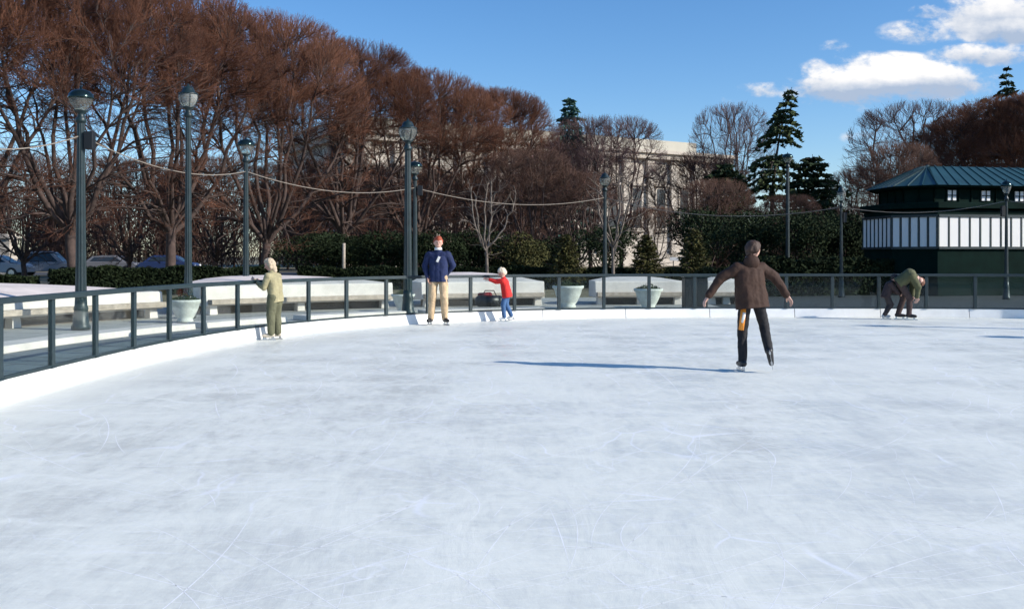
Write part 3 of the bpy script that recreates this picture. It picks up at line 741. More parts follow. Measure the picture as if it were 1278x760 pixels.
def shrub(label, p, H, Rx, seed, m, n=7500, leaf=.062, name='evergreen_shrub', cat='shrub', group=None, lobes=9, base=.1):
    rg = np.random.default_rng(seed); rp = random.Random(seed)
    t = thing(name, label, cat, p, rp.uniform(0, 6), group); C = []
    tr = MB()
    for k in range(lobes):
        a = rp.uniform(0, 2 * PI); rr = Rx * rp.uniform(0, .62); zc = rp.uniform(base + .25 * H, .80 * H) if k else .74 * H
        if not k: rr = 0
        sx = Rx * rp.uniform(.32, .55); sz = min(H - zc, H * rp.uniform(.2, .32)); m_ = n // lobes
        dirs = rg.normal(size=(m_, 3)); dirs /= np.linalg.norm(dirs, axis=1, keepdims=True); rad = rg.uniform(.35, 1.05, size=(m_, 1)) ** .45
        C.append(dirs * rad * np.array([sx, sx, sz]) + np.array([rr * math.cos(a), rr * math.sin(a), zc]))
        tr.tube([(0, 0, 0), (rr * .4 * math.cos(a), rr * .4 * math.sin(a), zc * .5), (rr * math.cos(a), rr * math.sin(a), zc)], [.05, .035, .015], 5)
    tr.build('trunk', M['bark'], t)
    C = np.concatenate(C); C = C[C[:, 2] > .02]
    Vv, Q = leaf_quads(C, leaf, rg, None, .6)
    link('crown', npmesh('crown', Vv, Q), m, t)
    return t
GE = 'evergreens behind the rink'
conifer('blue-green spruce with its tip against the sky left of the museum roof', onx(711, 80), 14.7, 2.3, 3, M['ever_blue'], .20, .55, 7, .26, 36, 3, .0, .3, group=GE, pw=.50)
conifer('tall irregular cedar with drooping layers and a tip bent to the right', onx(962, 60), 12.2, 3.2, 12, M['cedar'], .30, .58, 6, .20, 54, 1.5, .15, 1.4, .72, group=GE)
conifer('broad dark evergreen right of the cedar', onx(1014, 57), 7.6, 3.0, 9, M['ever'], .15, .4, 9, .2, 40, .3, group=GE, pw=.5)
conifer('dark evergreen left of the cedar behind the skater in the brown jacket', onx(905, 55), 6.8, 2.6, 19, M['ever'], .15, .4, 9, .2, 40, .3, group=GE, pw=.55)
conifer('spruce tip rising above the red trees at the right edge', onx(1256, 92), 19.8, 4.6, 13, M['ever'], .2, .9, 5, .28, 40, 6, .05, group=GE, pw=.8)
conifer('smaller spruce tip left of the one at the right edge', onx(1229, 96), 17.6, 3.2, 14, M['ever'], .2, .9, 5, .28, 40, 6, .05, group=GE, pw=.8)
c0 = conifer('small cone-shaped olive conifer left of the thin lamp post', onx(706, 42), 2.45, .95, 31, M['ever_olive'], .05, .16, 11, .075, 30, .08, group='small cone-shaped conifers behind the railing', pw=.8)
dup(c0, onx(806, 42.5), 2.0, 'small cone-shaped olive conifer behind the short stone bench', None, (1.0, 1.0, 1.0))
dup(c0, onx(866, 40), 4.0, 'small cone-shaped olive conifer behind the litter bin', None, (1.0, 1.0, 1.08))
GS = 'dark evergreen shrubs along the back of the garden'
s0 = shrub('dark rounded evergreen shrub behind the person in navy', onx(545, 45), 2.7, 2.0, 41, M['hedge'], group=GS)
s1 = shrub('yellow-green tinged evergreen shrub behind the child in red', onx(650, 46), 2.6, 1.9, 42, M['ever_olive'], group=GS)
s2 = shrub('large dark evergreen shrub directly behind the head of the skater in brown', onx(940, 46), 3.6, 2.3, 43, M['ever'], group=GS)
for q, x, Y, sc, lab in ((s0, 598, 47, (1, 1, 1.05), 'dark evergreen shrub between the person in navy and the child in red'),
    (s0, 478, 46, (1.1, 1.1, 1.0), 'dark evergreen shrub left of the big lamp post by the person in navy'),
    (s2, 395, 50, (1.1, 1.1, .75), 'dark evergreen shrub right of the leaning skater, near the pale trunk'),
    (s0, 690, 50, (1, 1, .9), 'dark evergreen shrub just left of the leftmost small conifer'),
    (s2, 752, 50, (1, 1, .85), 'dark evergreen shrub behind the thin lamp post'),
    (s2, 1002, 45, (1, 1, 1.0), 'dark evergreen shrub right of the skater in brown'),
    (s0, 1052, 47, (1.1, 1.1, 1.35), 'dark evergreen shrub behind the thin lamp post left of the pavilion'),
    (s2, 1092, 50, (1, 1, .95), 'dark evergreen shrub against the left side of the green pavilion'),
    (s0, 435, 50, (1, 1, .95), 'dark evergreen shrub right of the pale sunlit trunk'),
    (s2, 880, 50, (1, 1, 1.1), 'dark evergreen shrub behind the rightmost small conifer')):
    dup(q, onx(x, Y), x * .37, lab, GS, sc)
# clipped hedge
def hedge(label, x0, x1, Y0, Y1, H, W, n, seed):
    rg = np.random.default_rng(seed); a = onx(x0, Y0); b = onx(x1, Y1); d = (b - a); Ln = d.length; d.normalize(); nn = Vector((-d.y, d.x, 0)); mid = (a + b) / 2
    uu = rg.uniform(-Ln / 2, Ln / 2, n); vv = rg.uniform(-1, 1, n); vv = np.sign(vv) * np.abs(vv) ** .5 * W / 2; zz = H * rg.uniform(.0, 1, n) ** .6 * (1 + .05 * np.sin(uu * 2.1) + .03 * np.sin(uu * 5.3))
    C = np.stack([uu * d.x + vv * nn.x, uu * d.y + vv * nn.y, zz], 1)
    t = thing('hedge', label, 'hedge', mid)
    Vv, Q = leaf_quads(C, .075, rg, None, .6); link('foliage', npmesh('foliage', Vv, Q), M['hedge'], t)
    MB().box((0, 0, H * .42), (Ln - .1, W * .62, H * .84), math.atan2(d.y, d.x)).build('stems', M['hedge'], t)
hedge('clipped low dark hedge behind the long stone bench at left', 62, 345, 34, 38, .98, .9, 26000, 1)
hedge('clipped low dark hedge behind the middle stone benches', 372, 700, 41, 43, .92, .9, 24000, 2)
hedge('clipped low dark hedge at the left edge in front of the parked cars', -140, 44, 33, 33.6, .72, .9, 14000, 3)
hedge('clipped low dark hedge behind the skater in brown', 700, 1090, 43, 44, .85, .9, 24000, 4)
hedge('dark hedge close behind the railing between the skater in brown and the pavilion', 930, 1120, 33.5, 35.5, 1.30, .9, 22000, 5)
# far-off wood
def woods():
    rg = np.random.default_rng(77); segs = []; rp = random.Random(77)
    for i in range(120):
        x = rp.choice((rp.uniform(-260, 720), rp.uniform(-260, 720), rp.uniform(960, 1500))); Y = rp.uniform(98, 112) if x < 420 else rp.uniform(112, 122); p = onx(x, Y); H = rp.uniform(9, 12.5) if x < 690 else rp.uniform(7, 9.5)
        if 960 > x > 420: p = onx(x, rp.uniform(92, 100))
        segs.append((0, [(p, .16), (p + Vector((0, 0, H * .4)), .12), (p + Vector((rp.gauss(0, .4), 0, H * .8)), .05)]))
        for k in range(620):
            a = rp.uniform(0, 2 * PI); inc = rp.uniform(.1, 1.1); d = Vector((math.cos(a) * math.sin(inc), math.sin(a) * math.sin(inc), math.cos(inc)))
            s_ = p + Vector((rp.gauss(0, 1.4), rp.gauss(0, 1.4), H * rp.uniform(.02, .78))); l = rp.uniform(.5, 1.6)
            segs.append((3, [(s_, .034), (s_ + d * l, .022)]))
    me = segs_to_mesh('distant_woods', segs, (0, 3), lambda l: 4 if l == 0 else 3)
    o = link('distant_woods', me, M['twig_brown']); o['kind'] = 'stuff'
woods()

# ---------------------------------------------------------------- road, cars, gate pier
def slab(name, x0, x1, y0, y1, z, m):
    q = MB(); q.v = [(x0, y0, z), (x1, y0, z), (x1, y1, z), (x0, y1, z)]; q.f = [(0, 1, 2, 3)]; return struct(q.build(name, m))
slab('road', -220, 220, 74, 86, -.022, M['road'])
def car(label, p, rz, colr, seed, van=False):
    t = thing('parked_car', label, 'car', p, rz, 'cars parked beyond the trees at left')
    paint = mat('car_paint', colr, .4, .0, spec=.3)
    h = 1.48 if not van else 1.75
    prof = [(-2.2, .32), (-2.25, .62), (-2.12, .88), (-1.75, .98), (1.0, .98), (1.95, .88), (2.22, .70), (2.25, .34)]
    cab = [(-1.85, .97), (-1.35, h - .10), (-1.0, h), (.35, h), (.62, h - .08), (1.25, .97)]
    def ext(pr, w0, w1, zt):
        q = MB(); n = len(pr)
        for sgn in (-1, 1):
            for (a, z) in pr:
                ww = w0 if z < zt else w1; q.v.append((a, sgn * ww, z))
        q.f.append(tuple(range(n))); q.f.append(tuple(range(n, 2 * n))[::-1])
        for i in range(n): j = (i + 1) % n; q.f.append((i, i + n, j + n, j))
        return q
    ext(prof, .88, .86, .9).build('body', paint, t, bevel=.05)
    ext(cab, .80, .66, 1.2).build('cabin', paint, t, bevel=.04)
    wq = MB()
    for sgn in (-1, 1):
        n = len(wq.v); wq.v += [(-1.45, sgn * .808, 1.02), (-1.15, sgn * .70, h - .14), (.42, sgn * .70, h - .14), (1.0, sgn * .808, 1.02)]; wq.f.append((n, n + 1, n + 2, n + 3))
    n = len(wq.v); wq.v += [(1.27, -.62, 1.0), (1.27, .62, 1.0), (.66, .55, h - .09), (.66, -.55, h - .09)]; wq.f.append((n, n + 1, n + 2, n + 3))
    n = len(wq.v); wq.v += [(-1.86, -.62, 1.0), (-1.86, .62, 1.0), (-1.39, .55, h - .13), (-1.39, -.55, h - .13)]; wq.f.append((n, n + 1, n + 2, n + 3))
    wq.build('windows', M['winglass'], t)
    for a in (-1.35, 1.38):
        for sgn in (-1, 1):
            q = MB(); c = Vector((a, sgn * .80, .33)); q.tube([c - Vector((0, .11 * sgn, 0)), c + Vector((0, .11 * sgn, 0))], .33, 18)
            wh = q.build('wheel', M['black'], t)
            MB().tube([c + Vector((0, .10 * sgn, 0)), c + Vector((0, .125 * sgn, 0))], .19, 12).build('rim', M['steel'], wh)
    for sgn in (-1, 1): MB().box((2.2, sgn * .62, .70), (.10, .32, .13)).build('headlight', M['pav_win'], t, bevel=.02)
    return t
car('pale grey parked car at the left edge of the photo, its roof above the hedge', onx(-6, 64), .1, (.45, .47, .50), 1)
car('silver parked car just left of the domed lamp post', onx(58, 69), .15, (.28, .30, .33), 2, True)
car('small grey car glimpsed right of the domed lamp post', onx(140, 77), .05, (.16, .16, .17), 3)
car('dark blue car glimpsed just left of the second lamp post', onx(212, 77), .0, (.03, .05, .13), 4)
t = thing('gate_pier', 'beige stone gate pier beyond the cars at the left edge', 'gate pier', onx(3, 72))
MB().box((0, 0, 1.35), (1.7, 1.2, 2.7)).build('pier', M['museum'], t, bevel=.03)
MB().box((0, 0, 2.80), (2.0, 1.5, .22)).box((0, 0, 2.98), (1.5, 1.1, .16)).build('cap_stone', M['museum'], t, bevel=.03)
o = MB().tube([(0, 0, 0), (0, 0, 1.3), (.01, 0, 2.0)], [.085, .075, .07], 10).build('wooden_post', M['weathered'] if 'weathered' in M else mat('weathered_wood', (.40, .34, .27), .85, 0, .25, 6), None, True)
o.location = onx(429, 44); tag(o, 'plain pale upright post before the dark shrubs right of the leaning skater', 'post')
t = thing('picnic_sign', 'small white board among the evergreens left of the rightmost small conifer', 'sign', onx(846, 43.5))
MB().box((0, 0, 1.28), (.72, .05, .16)).build('board', M['pav_white'], t)
MB().tube([(-.2, .03, 0), (-.2, .03, 1.25)], .02, 6).build('leg', M['lamp'], t)
MB().tube([(.2, .03, 0), (.2, .03, 1.25)], .02, 6).build('leg', M['lamp'], t)

# ---------------------------------------------------------------- museum building
def museum():
    e0 = Vector((33.9, 153.0, 0)); d = Vector((-.853, -.522, 0)).normalized(); Ln = 64.0
    c = e0 + d * (Ln / 2); rz = math.atan2(-d.y, -d.x)
    t = thing('museum', 'long pale stone museum with a deep cornice far behind the trees', 'building', c - Vector((0, 0, .6)), rz)
    # local: x along facade (right end = +Ln/2), -y = front
    w2 = Ln / 2
    MB().box((0, 12, 8.3), (Ln, 24, 16.6)).build('wall', M['museum'], t)
    MB().box((0, 11.6, 17.0), (Ln + 1.6, 25.4, .8)).box((0, 11.7, 17.65), (Ln + 2.6, 26.6, .5)).build('cornice', M['museum'], t)
    MB().box((-1.5, 12.5, 18.9), (Ln - 5.5, 21, 2.0)).build('roof', M['museum_roof'], t)
    MB().box((0, -.1, 1.2), (Ln + .4, .5, 2.4)).build('base_course', M['museum'], t)
    x = -w2 + 2.4; k = 0
    while x < w2 - 1.5:
        MB().box((x, -.25, 9.3), (1.1, .55, 14.2)).box((x, -.30, 16.2), (1.4, .65, .5)).box((x, -.30, 2.6), (1.4, .65, .4)).build('pilaster', M['museum'], t)
        if x + 4.6 < w2:
            f = MB().box((x + 2.3, -.06, 9.2), (2.1, .20, 6.4)).build('window', M['museum'], t)
            MB().box((x + 2.3, -.10, 9.2), (1.6, .18, 5.9)).build('pane', M['winglass'], f)
            MB().box((x + 2.3, -.30, 12.7), (2.6, .55, .35)).build('lintel', M['museum'], f)
            MB().box((x + 2.3, -.25, 5.8), (2.5, .45, .25)).build('sill', M['museum'], f)
        x += 4.6; k += 1
museum()

# ---------------------------------------------------------------- green pavilion
def pavilion():
    ox, oy = 15.05, 34.0
    t = thing('pavilion', 'dark green pavilion with a teal seamed roof and a band of white slats', 'pavilion', (ox, oy, 0), R(12))
    # plan corners (local, counter-clockwise seen from above from left-back)
    base_plan = [(.2, 4.4), (-.75, 3.4), (-1.0, 1.2), (0, 0), (7.6, 0), (9.0, 1.4), (9.0, 3.4), (7.6, 4.8)]
    def plan(g):       # grow by g, mitred
        n = len(base_plan); out = []
        for i in range(n):
            p0, p1, p2 = (Vector(base_plan[(i + k) % n]) for k in (-1, 0, 1))
            d1 = (p1 - p0).normalized(); d2 = (p2 - p1).normalized(); n1 = Vector((d1.y, -d1.x)); n2 = Vector((d2.y, -d2.x)); mm = (n1 + n2).normalized()
            q = p1 + mm * (g / mm.dot(n1)); out.append((q.x, q.y))
        return out
    def prism(g, z0, z1, top=None, g2=None):
        q = MB(); a = plan(g); b = plan(g if g2 is None else g2); n = len(a)
        q.v = [(x, y, z0) for x, y in a] + [(x, y, z1) for x, y in b]
        q.f = [tuple(range(n))[::-1], tuple(range(n, 2 * n))] + [(i, (i + 1) % n, (i + 1) % n + n, i + n) for i in range(n)]
        return q
    prism(0, 0, 3.05).build('wall', M['pav_green'], t, bevel=.01)
    prism(.06, 0, .5).build('plinth', M['pav_green'], t)
    prism(.16, 3.10, 3.32).build('canopy', M['pav_green'], t, bevel=.02)
    clere = prism(-.55, 3.32, 3.86)
    prism(-.18, 3.86, 3.94).build('eave', M['pav_green'], t, bevel=.02)
    # hipped roof with standing seams
    z0, z1 = 3.94, 4.78; gA, gB = -.05, -1.85
    rf = prism(gA, z0, z1, g2=gB).build('roof', M['pav_roof'], t)
    a, b = plan(gA), plan(gB); sm = MB()
    for i in range(8):
        A = Vector((*a[i], z0)); B = Vector((*a[(i + 1) % 8], z0)); C = Vector((*b[i], z1)); D = Vector((*b[(i + 1) % 8], z1)); n = max(2, int((B - A).length / .42))
        for k in range(n + 1):
            f = k / n; p = A.lerp(B, f); q = C.lerp(D, f); sm.tube([p + Vector((0, 0, .015)), q + Vector((0, 0, .015))], .022, 4)
    sm.build('seams', M['pav_roof'], rf)
    # band of white slats with green mullions
    a = plan(0.0)
    for i in range(0, 7):
        A = Vector((*a[i], 0)); B = Vector((*a[i + 1], 0)); d = (B - A); Ln = d.length; d.normalize(); nrm = Vector((d.y, -d.x, 0)); n = max(2, round(Ln / (.30 if i in (1, 2) else .43))); w_ = Ln / n; rz = math.atan2(d.y, d.x)
        for k in range(n):
            c = A + d * (w_ * (k + .5)) + nrm * .02
            MB().box((c.x, c.y, 2.27), (w_ - .085, .05, 1.06), rz).build('slat', M['pav_white'], t)
        fr = MB()
        for k in range(n + 1):
            c = A + d * (w_ * k) + nrm * .03; fr.box((c.x, c.y, 2.27), (.06, .06, 1.2), rz)
        for z in (1.70, 2.84):
            c = (A + B) / 2 + nrm * .035; fr.box((c.x, c.y, z), (Ln, .11, .09), rz)
        fr.build('frame', M['lamp'], t)
    # small clerestory windows
    for x in (.95, 2.35, 3.75, 5.15):
        f = MB().box((x, .53, 3.60), (.34, .06, .36)).build('window', M['pav_win'], t)
        MB().box((x, .49, 3.60), (.03, .03, .36)).box((x, .487, 3.60), (.34, .03, .03)).build('glazing_bar', M['pav_green'], f)
    a = plan(-.53)
    for i in (1, 2, 3, 4):
        A = Vector((*a[i], 0)); B = Vector((*a[i + 1], 0)); n = max(2, int((B - A).length / .5))
        for k in range(n + 1):
            c = A.lerp(B, k / n); clere.box((c.x, c.y, 3.59), (.05, .05, .50))
    clere.build('clerestory', M['pav_green'], t)
pavilion()

# ---------------------------------------------------------------- people
def remesh(name, mb, vox, m, parent, smooth_it=4, disp=0.0, dscale=.12):
    me = bpy.data.meshes.new('tmp'); me.from_pydata(mb.v, [], mb.f); ob = bpy.data.objects.new('tmp', me); col.objects.link(ob)
    r = ob.modifiers.new('r', 'REMESH'); r.mode = 'VOXEL'; r.voxel_size = vox
    s = ob.modifiers.new('s', 'SMOOTH'); s.iterations = smooth_it; s.factor = .5
    if disp > 0:
        tx = bpy.data.textures.new('wrinkle', 'CLOUDS'); tx.noise_scale = dscale; tx.noise_depth = 2
        dm = ob.modifiers.new('d', 'DISPLACE'); dm.texture = tx; dm.strength = disp; dm.mid_level = .5; dm.texture_coords = 'LOCAL'
    dg = bpy.context.evaluated_depsgraph_get(); dg.update()
    out = bpy.data.meshes.new_from_object(ob.evaluated_get(dg)); out.name = name
    bpy.data.objects.remove(ob)
    out.materials.clear()
    return link(name, out, m, parent, True)
def person(label, loc, s, J, face, jacket, trousers, hairm, boot, hem=.12, hair='short', jr=1.0, trr=1.0, hat=None, collar=None, blade_dir=None, skirt=1.0, glove=None, hk=1.0):
    """J: joints in units of body scale s (1 = 1.75 m adult), axes as the world; face = direction the face looks."""
    root = thing('person', label, 'person', loc)
    V = lambda k: Vector(J[k]) * s
    side = Vector(J['side']).normalized(); fc = Vector(face).normalized()
    pel, ch, nk, hd = V('pelvis'), V('chest'), V('neck'), V('head')
    hips = {q: pel + side * (.095 * s * sg) + Vector((0, 0, -.03 * s)) for q, sg in (('L', -1), ('R', 1))}
    shs = {q: ch + side * (.185 * s * sg) + (nk - ch) * .45 for q, sg in (('L', -1), ('R', 1))}
    b = MB()
    # head, jaw, neck, face
    upv = (hd - nk).normalized(); sdv = fc.cross(upv).normalized(); fcv = upv.cross(sdv).normalized()
    def hp(x, y, z): return hd + (sdv * x + fcv * y + upv * z) * s * hk
    b.ball(hp(0, 0, .02), (.082 * s * hk, .085 * s * hk, .10 * s * hk), 16, 12)
    b.cap_(hp(0, .0, -.01), .076 * s * hk, hp(0, .028, -.065), .048 * s * hk)
    b.cap_(hp(0, -.02, .03), .082 * s * hk, hp(0, .012, .03), .079 * s * hk)
    b.cap_(hp(0, .085, .01), .010 * s, hp(0, .107, -.022), .016 * s)            # nose
    b.cap_(hp(-.02, .080, -.052), .010 * s, hp(.02, .080, -.052), .010 * s)     # lips
    for sg in (-1, 1): b.cap_(hp(.080 * sg, -.005, .015), .014 * s, hp(.082 * sg, -.008, -.02), .010 * s)
    b.cap_(nk, .058 * s, hd - upv * .05 * s, .052 * s)
    b.cap_(ch, .10 * s, nk, .058 * s); b.cap_(pel, .095 * s, ch, .10 * s); b.cap_(pel - side * .06 * s, .085 * s, pel + side * .06 * s, .085 * s)
    b.cap_(ch - side * .10 * s, .07 * s, ch + side * .10 * s, .07 * s)
    for q in 'LR':
        sh, el, wr = shs[q], V('el' + q), V('wr' + q)
        b.cap_(ch + (nk - ch) * .4, .06 * s, sh, .048 * s); b.cap_(sh, .046 * s, el, .036 * s); b.cap_(el, .035 * s, wr, .026 * s)
        hip, kn, an = hips[q], V('kn' + q), V('an' + q)
        b.cap_(hip, .074 * s, kn, .050 * s); b.cap_(kn, .048 * s, an, .036 * s)
        # hand: palm, four unequal fingers, thumb
        hdv = (wr - el).normalized(); hs_ = side.cross(hdv); hs_ = hs_.normalized() if hs_.length > .1 else Vector((0, 1, 0)); pn = hdv.cross(hs_).normalized()
        pc = wr + hdv * .045 * s
        for o_ in (-.022, -.007, .008, .022): b.cap_(wr + hs_ * o_ * .6 * s, .018 * s, wr + hdv * .085 * s + hs_ * o_ * s, .013 * s, 8)
        inw = (pel - wr); inw = (inw - hdv * inw.dot(hdv)); inw = inw.normalized() if inw.length > .01 else pn
        for o_, ln in ((-.030, .058), (-.010, .068), (.010, .074), (.030, .066)):
            k0 = wr + hdv * .088 * s + hs_ * o_ * s; k1 = k0 + (hdv * .85 + inw * .3).normalized() * ln * .5 * s; k2 = k1 + (hdv * .6 + inw * .7).normalized() * ln * .5 * s
            b.cap_(k0, .0098 * s, k1, .0090 * s, 8); b.cap_(k1, .0090 * s, k2, .0078 * s, 8)
        th0 = wr + hdv * .025 * s + hs_ * .03 * s; th1 = th0 + (hdv * .6 + hs_ * .8 + inw * .3).normalized() * .035 * s; th2 = th1 + (hdv * .9 + inw * .4).normalized() * .03 * s
        b.cap_(th0, .014 * s, th1, .011 * s, 8); b.cap_(th1, .011 * s, th2, .0095 * s, 8)
    remesh('body', b, .0075 * max(s, .75), glove or M['skin'], root, 2)
    for sg in (-1, 1): MB().ball(hp(.031 * sg, .086, .022), .0095 * s, 8, 6).build('eye', M['black'], root, True)
    # hair or hat
    h = MB()
    if hair == 'short':
        for (x, y, z, r) in ((0, -.025, .055, .088), (0, .015, .075, .073), (0, -.055, .01, .072), (.035, -.03, .03, .066), (-.035, -.03, .03, .066), (0, -.05, -.03, .055), (0, .05, .092, .040)): h.ball(hp(x, y, z), r * s * hk, 14, 10)
    elif hair == 'long':
        for (x, y, z, r) in ((0, -.025, .055, .090), (0, .015, .075, .075), (0, -.055, .01, .080), (.045, -.03, .01, .062), (-.045, -.03, .01, .062), (.055, -.03, -.06, .040), (-.055, -.03, -.06, .040), (0, -.065, -.08, .062), (0, -.07, -.14, .050)): h.ball(hp(x, y, z), r * s * hk, 14, 10)
    else:
        for (x, y, z, r) in ((0, -.02, .055, .096), (0, .015, .075, .082), (0, -.04, .02, .088)): h.ball(hp(x, y, z), r * s * hk, 14, 10)
        h.ball(hp(0, -.01, .150), .024 * s * hk, 10, 8)
    remesh('hair' if hair in ('short', 'long') else 'knitted_hat', h, .009, hairm, root, 2, .022 * s, .03)
    # jacket
    j = MB(); hemp = pel + (pel - ch).normalized() * (hem + .03) * s
    wdt = .105 * jr
    for f_, r_ in ((0, .120), (.5, .120), (1, .120)):
        c = hemp.lerp(ch, f_); rr = r_ * (skirt if f_ == 0 else 1)
        j.cap_(c - side * (wdt * .62) * s, rr * s * jr, c + side * (wdt * .62) * s, rr * s * jr, 16)
    for sg in (-1, 1): j.cap_(hemp + side * sg * wdt * .75 * s, .118 * s * jr * skirt, ch + side * sg * wdt * .62 * s, .120 * s * jr, 16)
    j.cap_(hemp, .122 * s * jr * skirt, ch, .13 * s * jr, 16); j.cap_(ch, .125 * s * jr, nk - (nk - ch) * .1, .074 * s, 16)
    ja = MB()
    for q in 'LR':
        sh, el, wr = shs[q], V('el' + q), V('wr' + q); wre = el.lerp(wr, .94)
        j.cap_(ch + (nk - ch) * .3, .11 * s, sh, .074 * s * jr)
        ja.cap_(sh.lerp(ch, .2), .07 * s * jr, sh, .076 * s * jr); ja.cap_(sh, .076 * s * jr, el, .062 * s * jr); ja.cap_(el, .060 * s * jr, wre, .044 * s * jr)
        continue
        j.cap_(ch + (nk - ch) * .3, .11 * s, sh, .076 * s * jr); j.cap_(sh, .074 * s * jr, el, .060 * s * jr); j.cap_(el, .058 * s * jr, wre, .044 * s * jr)
    jk = remesh('jacket', j, .011, jacket, root, 3, .034 * s, .16)
    ak = remesh('sleeves', ja, .011, jacket, root, 3, .030 * s, .13)
    bmm = bmesh.new(); bmm.from_mesh(jk.data)
    res = bmesh.ops.bisect_plane(bmm, geom=bmm.verts[:] + bmm.edges[:] + bmm.faces[:], plane_co=hemp, plane_no=(hemp - ch), clear_outer=True)
    bmesh.ops.holes_fill(bmm, edges=[e for e in bmm.edges if e.is_boundary], sides=0)
    bmm.from_mesh(ak.data); bmm.to_mesh(jk.data); bmm.free(); jk.data.update()
    jk.data.polygons.foreach_set('use_smooth', [True] * len(jk.data.polygons))
    bpy.data.objects.remove(ak)
    if collar is not None:
        MB().tube([nk - upv * .01 * s, nk + upv * .035 * s], [.078 * s, .070 * s], 16).build('collar', collar, root, True)
    # trousers
    tq = MB(); tq.cap_(pel - side * .055 * s, .104 * s, pel + side * .055 * s, .104 * s)
    for q in 'LR':
        hip, kn, an = hips[q], V('kn' + q), V('an' + q); ane = kn.lerp(an, .93)
        tq.cap_(pel, .10 * s, hip, .092 * s * trr); tq.cap_(hip, .090 * s * trr, kn, .074 * s * trr); tq.cap_(kn, .073 * s * trr, ane, .060 * s * trr)
    remesh('trousers', tq, .011, trousers, root, 3, .018 * s, .09)
    # skates
    for q in 'LR':
        kn, an = V('kn' + q), V('an' + q); td = Vector(J['toe' + q]).normalized(); shin = (kn - an).normalized()
        toe = an + td * .17 * s - shin * .05 * s * 0 + Vector((0, 0, 0)); dn = -(shin - td * shin.dot(td)).normalized()
        sole = dn * .045 * s; bt = MB()
        bt.cap_(an + shin * .09 * s, .052 * s, an, .050 * s); bt.cap_(an + sole * .3 - td * .03 * s, .048 * s, an + sole * .5 + td * .06 * s, .046 * s); bt.cap_(an + sole * .5 + td * .06 * s, .045 * s, an + sole * .6 + td * .15 * s, .036 * s)
        bo = remesh('skate', bt, .010, boot, root, 3)
        lat = td.cross(dn).normalized(); bl = MB()
        def slab_(p0, p1, h0, h1, th):
            n = len(bl.v)
            for pp in (p0, p1):
                for hh_ in (h0, h1):
                    for sg in (-1, 1): bl.v.append(tuple(pp + dn * hh_ * s + lat * sg * th * s))
            bl.f.extend([(n, n+1, n+3, n+2), (n+4, n+6, n+7, n+5), (n, n+4, n+5, n+1), (n+2, n+3, n+7, n+6), (n, n+2, n+6, n+4), (n+1, n+5, n+7, n+3)])
        slab_(an - td * .09 * s, an + td * .20 * s, .092, .118, .003)
        slab_(an - td * .06 * s, an - td * .02 * s, .05, .095, .012); slab_(an + td * .09 * s, an + td * .14 * s, .05, .095, .012)
        bl.build('blade', M['steel'], bo)
    return root, jk

# joints are (x right, y away from camera, z up) relative to the ground point
SK = .118      # blade to ankle height
# 1. boy/man in navy sweater, facing the camera, standing
Jn = dict(side=(-1, .12, 0), pelvis=(0, 0, .98), chest=(0, .01, 1.30), neck=(0, 0, 1.50), head=(0, -.01, 1.62),
    elL=(.29, .07, 1.18), wrL=(.16, .14, 1.00), elR=(-.27, .03, 1.16), wrR=(-.21, -.04, .93),
    knL=(.12, -.05, .56), anL=(.13, .02, SK), knR=(-.11, -.04, .56), anR=(-.15, .02, SK), toeL=(.45, -.9, 0), toeR=(-.25, -.95, 0))
root, jk = person('person in a navy sweatshirt and khaki trousers standing on black skates, facing the camera', at(547, 405.5), 1.03, Jn, (0.15, -1, .0),
    cloth('navy_fleece', (.010, .020, .075)), cloth('khaki', (.56, .40, .24)), mat('ginger_hair', (.30, .055, .02), .7), M['black'], hem=.10, hair='short', jr=1.0, trr=1.12, collar=M['pav_white'])
q = MB().box((0, 0, 0), (.05, .012, .12)); o = q.build('emblem', M['pav_white'], root, bevel=.004); o.location = (.01, -.155, 1.34); o.rotation_euler = (R(4), R(25), 0)
# 2. child in red coat leaning left with outstretched arm
Jc = dict(side=(-.25, -1, 0), pelvis=(.03, 0, .94), chest=(-.03, 0, 1.24), neck=(-.07, 0, 1.43), head=(-.11, 0, 1.56),
    elL=(-.32, .14, 1.32), wrL=(-.58, .12, 1.38), elR=(-.30, -.14, 1.28), wrR=(-.52, -.10, 1.36),
    knL=(.02, .10, .55), anL=(.20, .12, .16), knR=(-.08, -.08, .55), anR=(-.04, -.08, SK), toeL=(-1, 0, -.25), toeR=(-1, -.1, 0))
person('child in a bright red coat and blue jeans reaching one arm out to the left', at(631, 401), .66, Jc, (-1, -.25, -.1),
    cloth('red_coat', (.62, .022, .018), .1), cloth('jeans', (.05, .12, .26)), mat('blond_hair', (.74, .62, .46), .8), M['pav_win'], hem=.13, hair='hat', jr=1.12, trr=1.15, skirt=1.15, hk=1.3)
# 3. skater in brown jacket, seen from behind, gliding away
Jb = dict(side=(1, .25, 0), pelvis=(.12, 0, .98), chest=(.09, .03, 1.30), neck=(.11, .05, 1.50), head=(.15, .06, 1.62),
    elL=(-.30, .02, 1.26), wrL=(-.47, .0, 1.01), elR=(.46, .10, 1.27), wrR=(.62, .06, 1.02),
    knL=(.02, .10, .57), anL=(0, 0, SK), knR=(.30, .06, .62), anR=(.31, -.20, .27), toeL=(-.15, 1, 0), toeR=(.25, .35, -1.0))
root, jk = person('skater in a brown jacket seen from behind, gliding on one foot with arms spread', at(927, 463), .90, Jb, (.8, .7, -.15),
    mat('brown_jacket', (.050, .026, .018), .75, 0, .15, 5, .6, 14, spec=.25), cloth('black_trousers', (.012, .011, .013)), mat('brown_hair', (.055, .028, .018), .7), M['black'], hem=.10, hair='short', jr=1.14, trr=1.0, collar=M['pav_white'], skirt=1.1, hk=1.08)
hd_ = MB(); hd_.ball((.10, -.03, 1.33), (.10, .055, .09), 14, 10); hd_.build('hood', jk.data.materials[0], root, True)
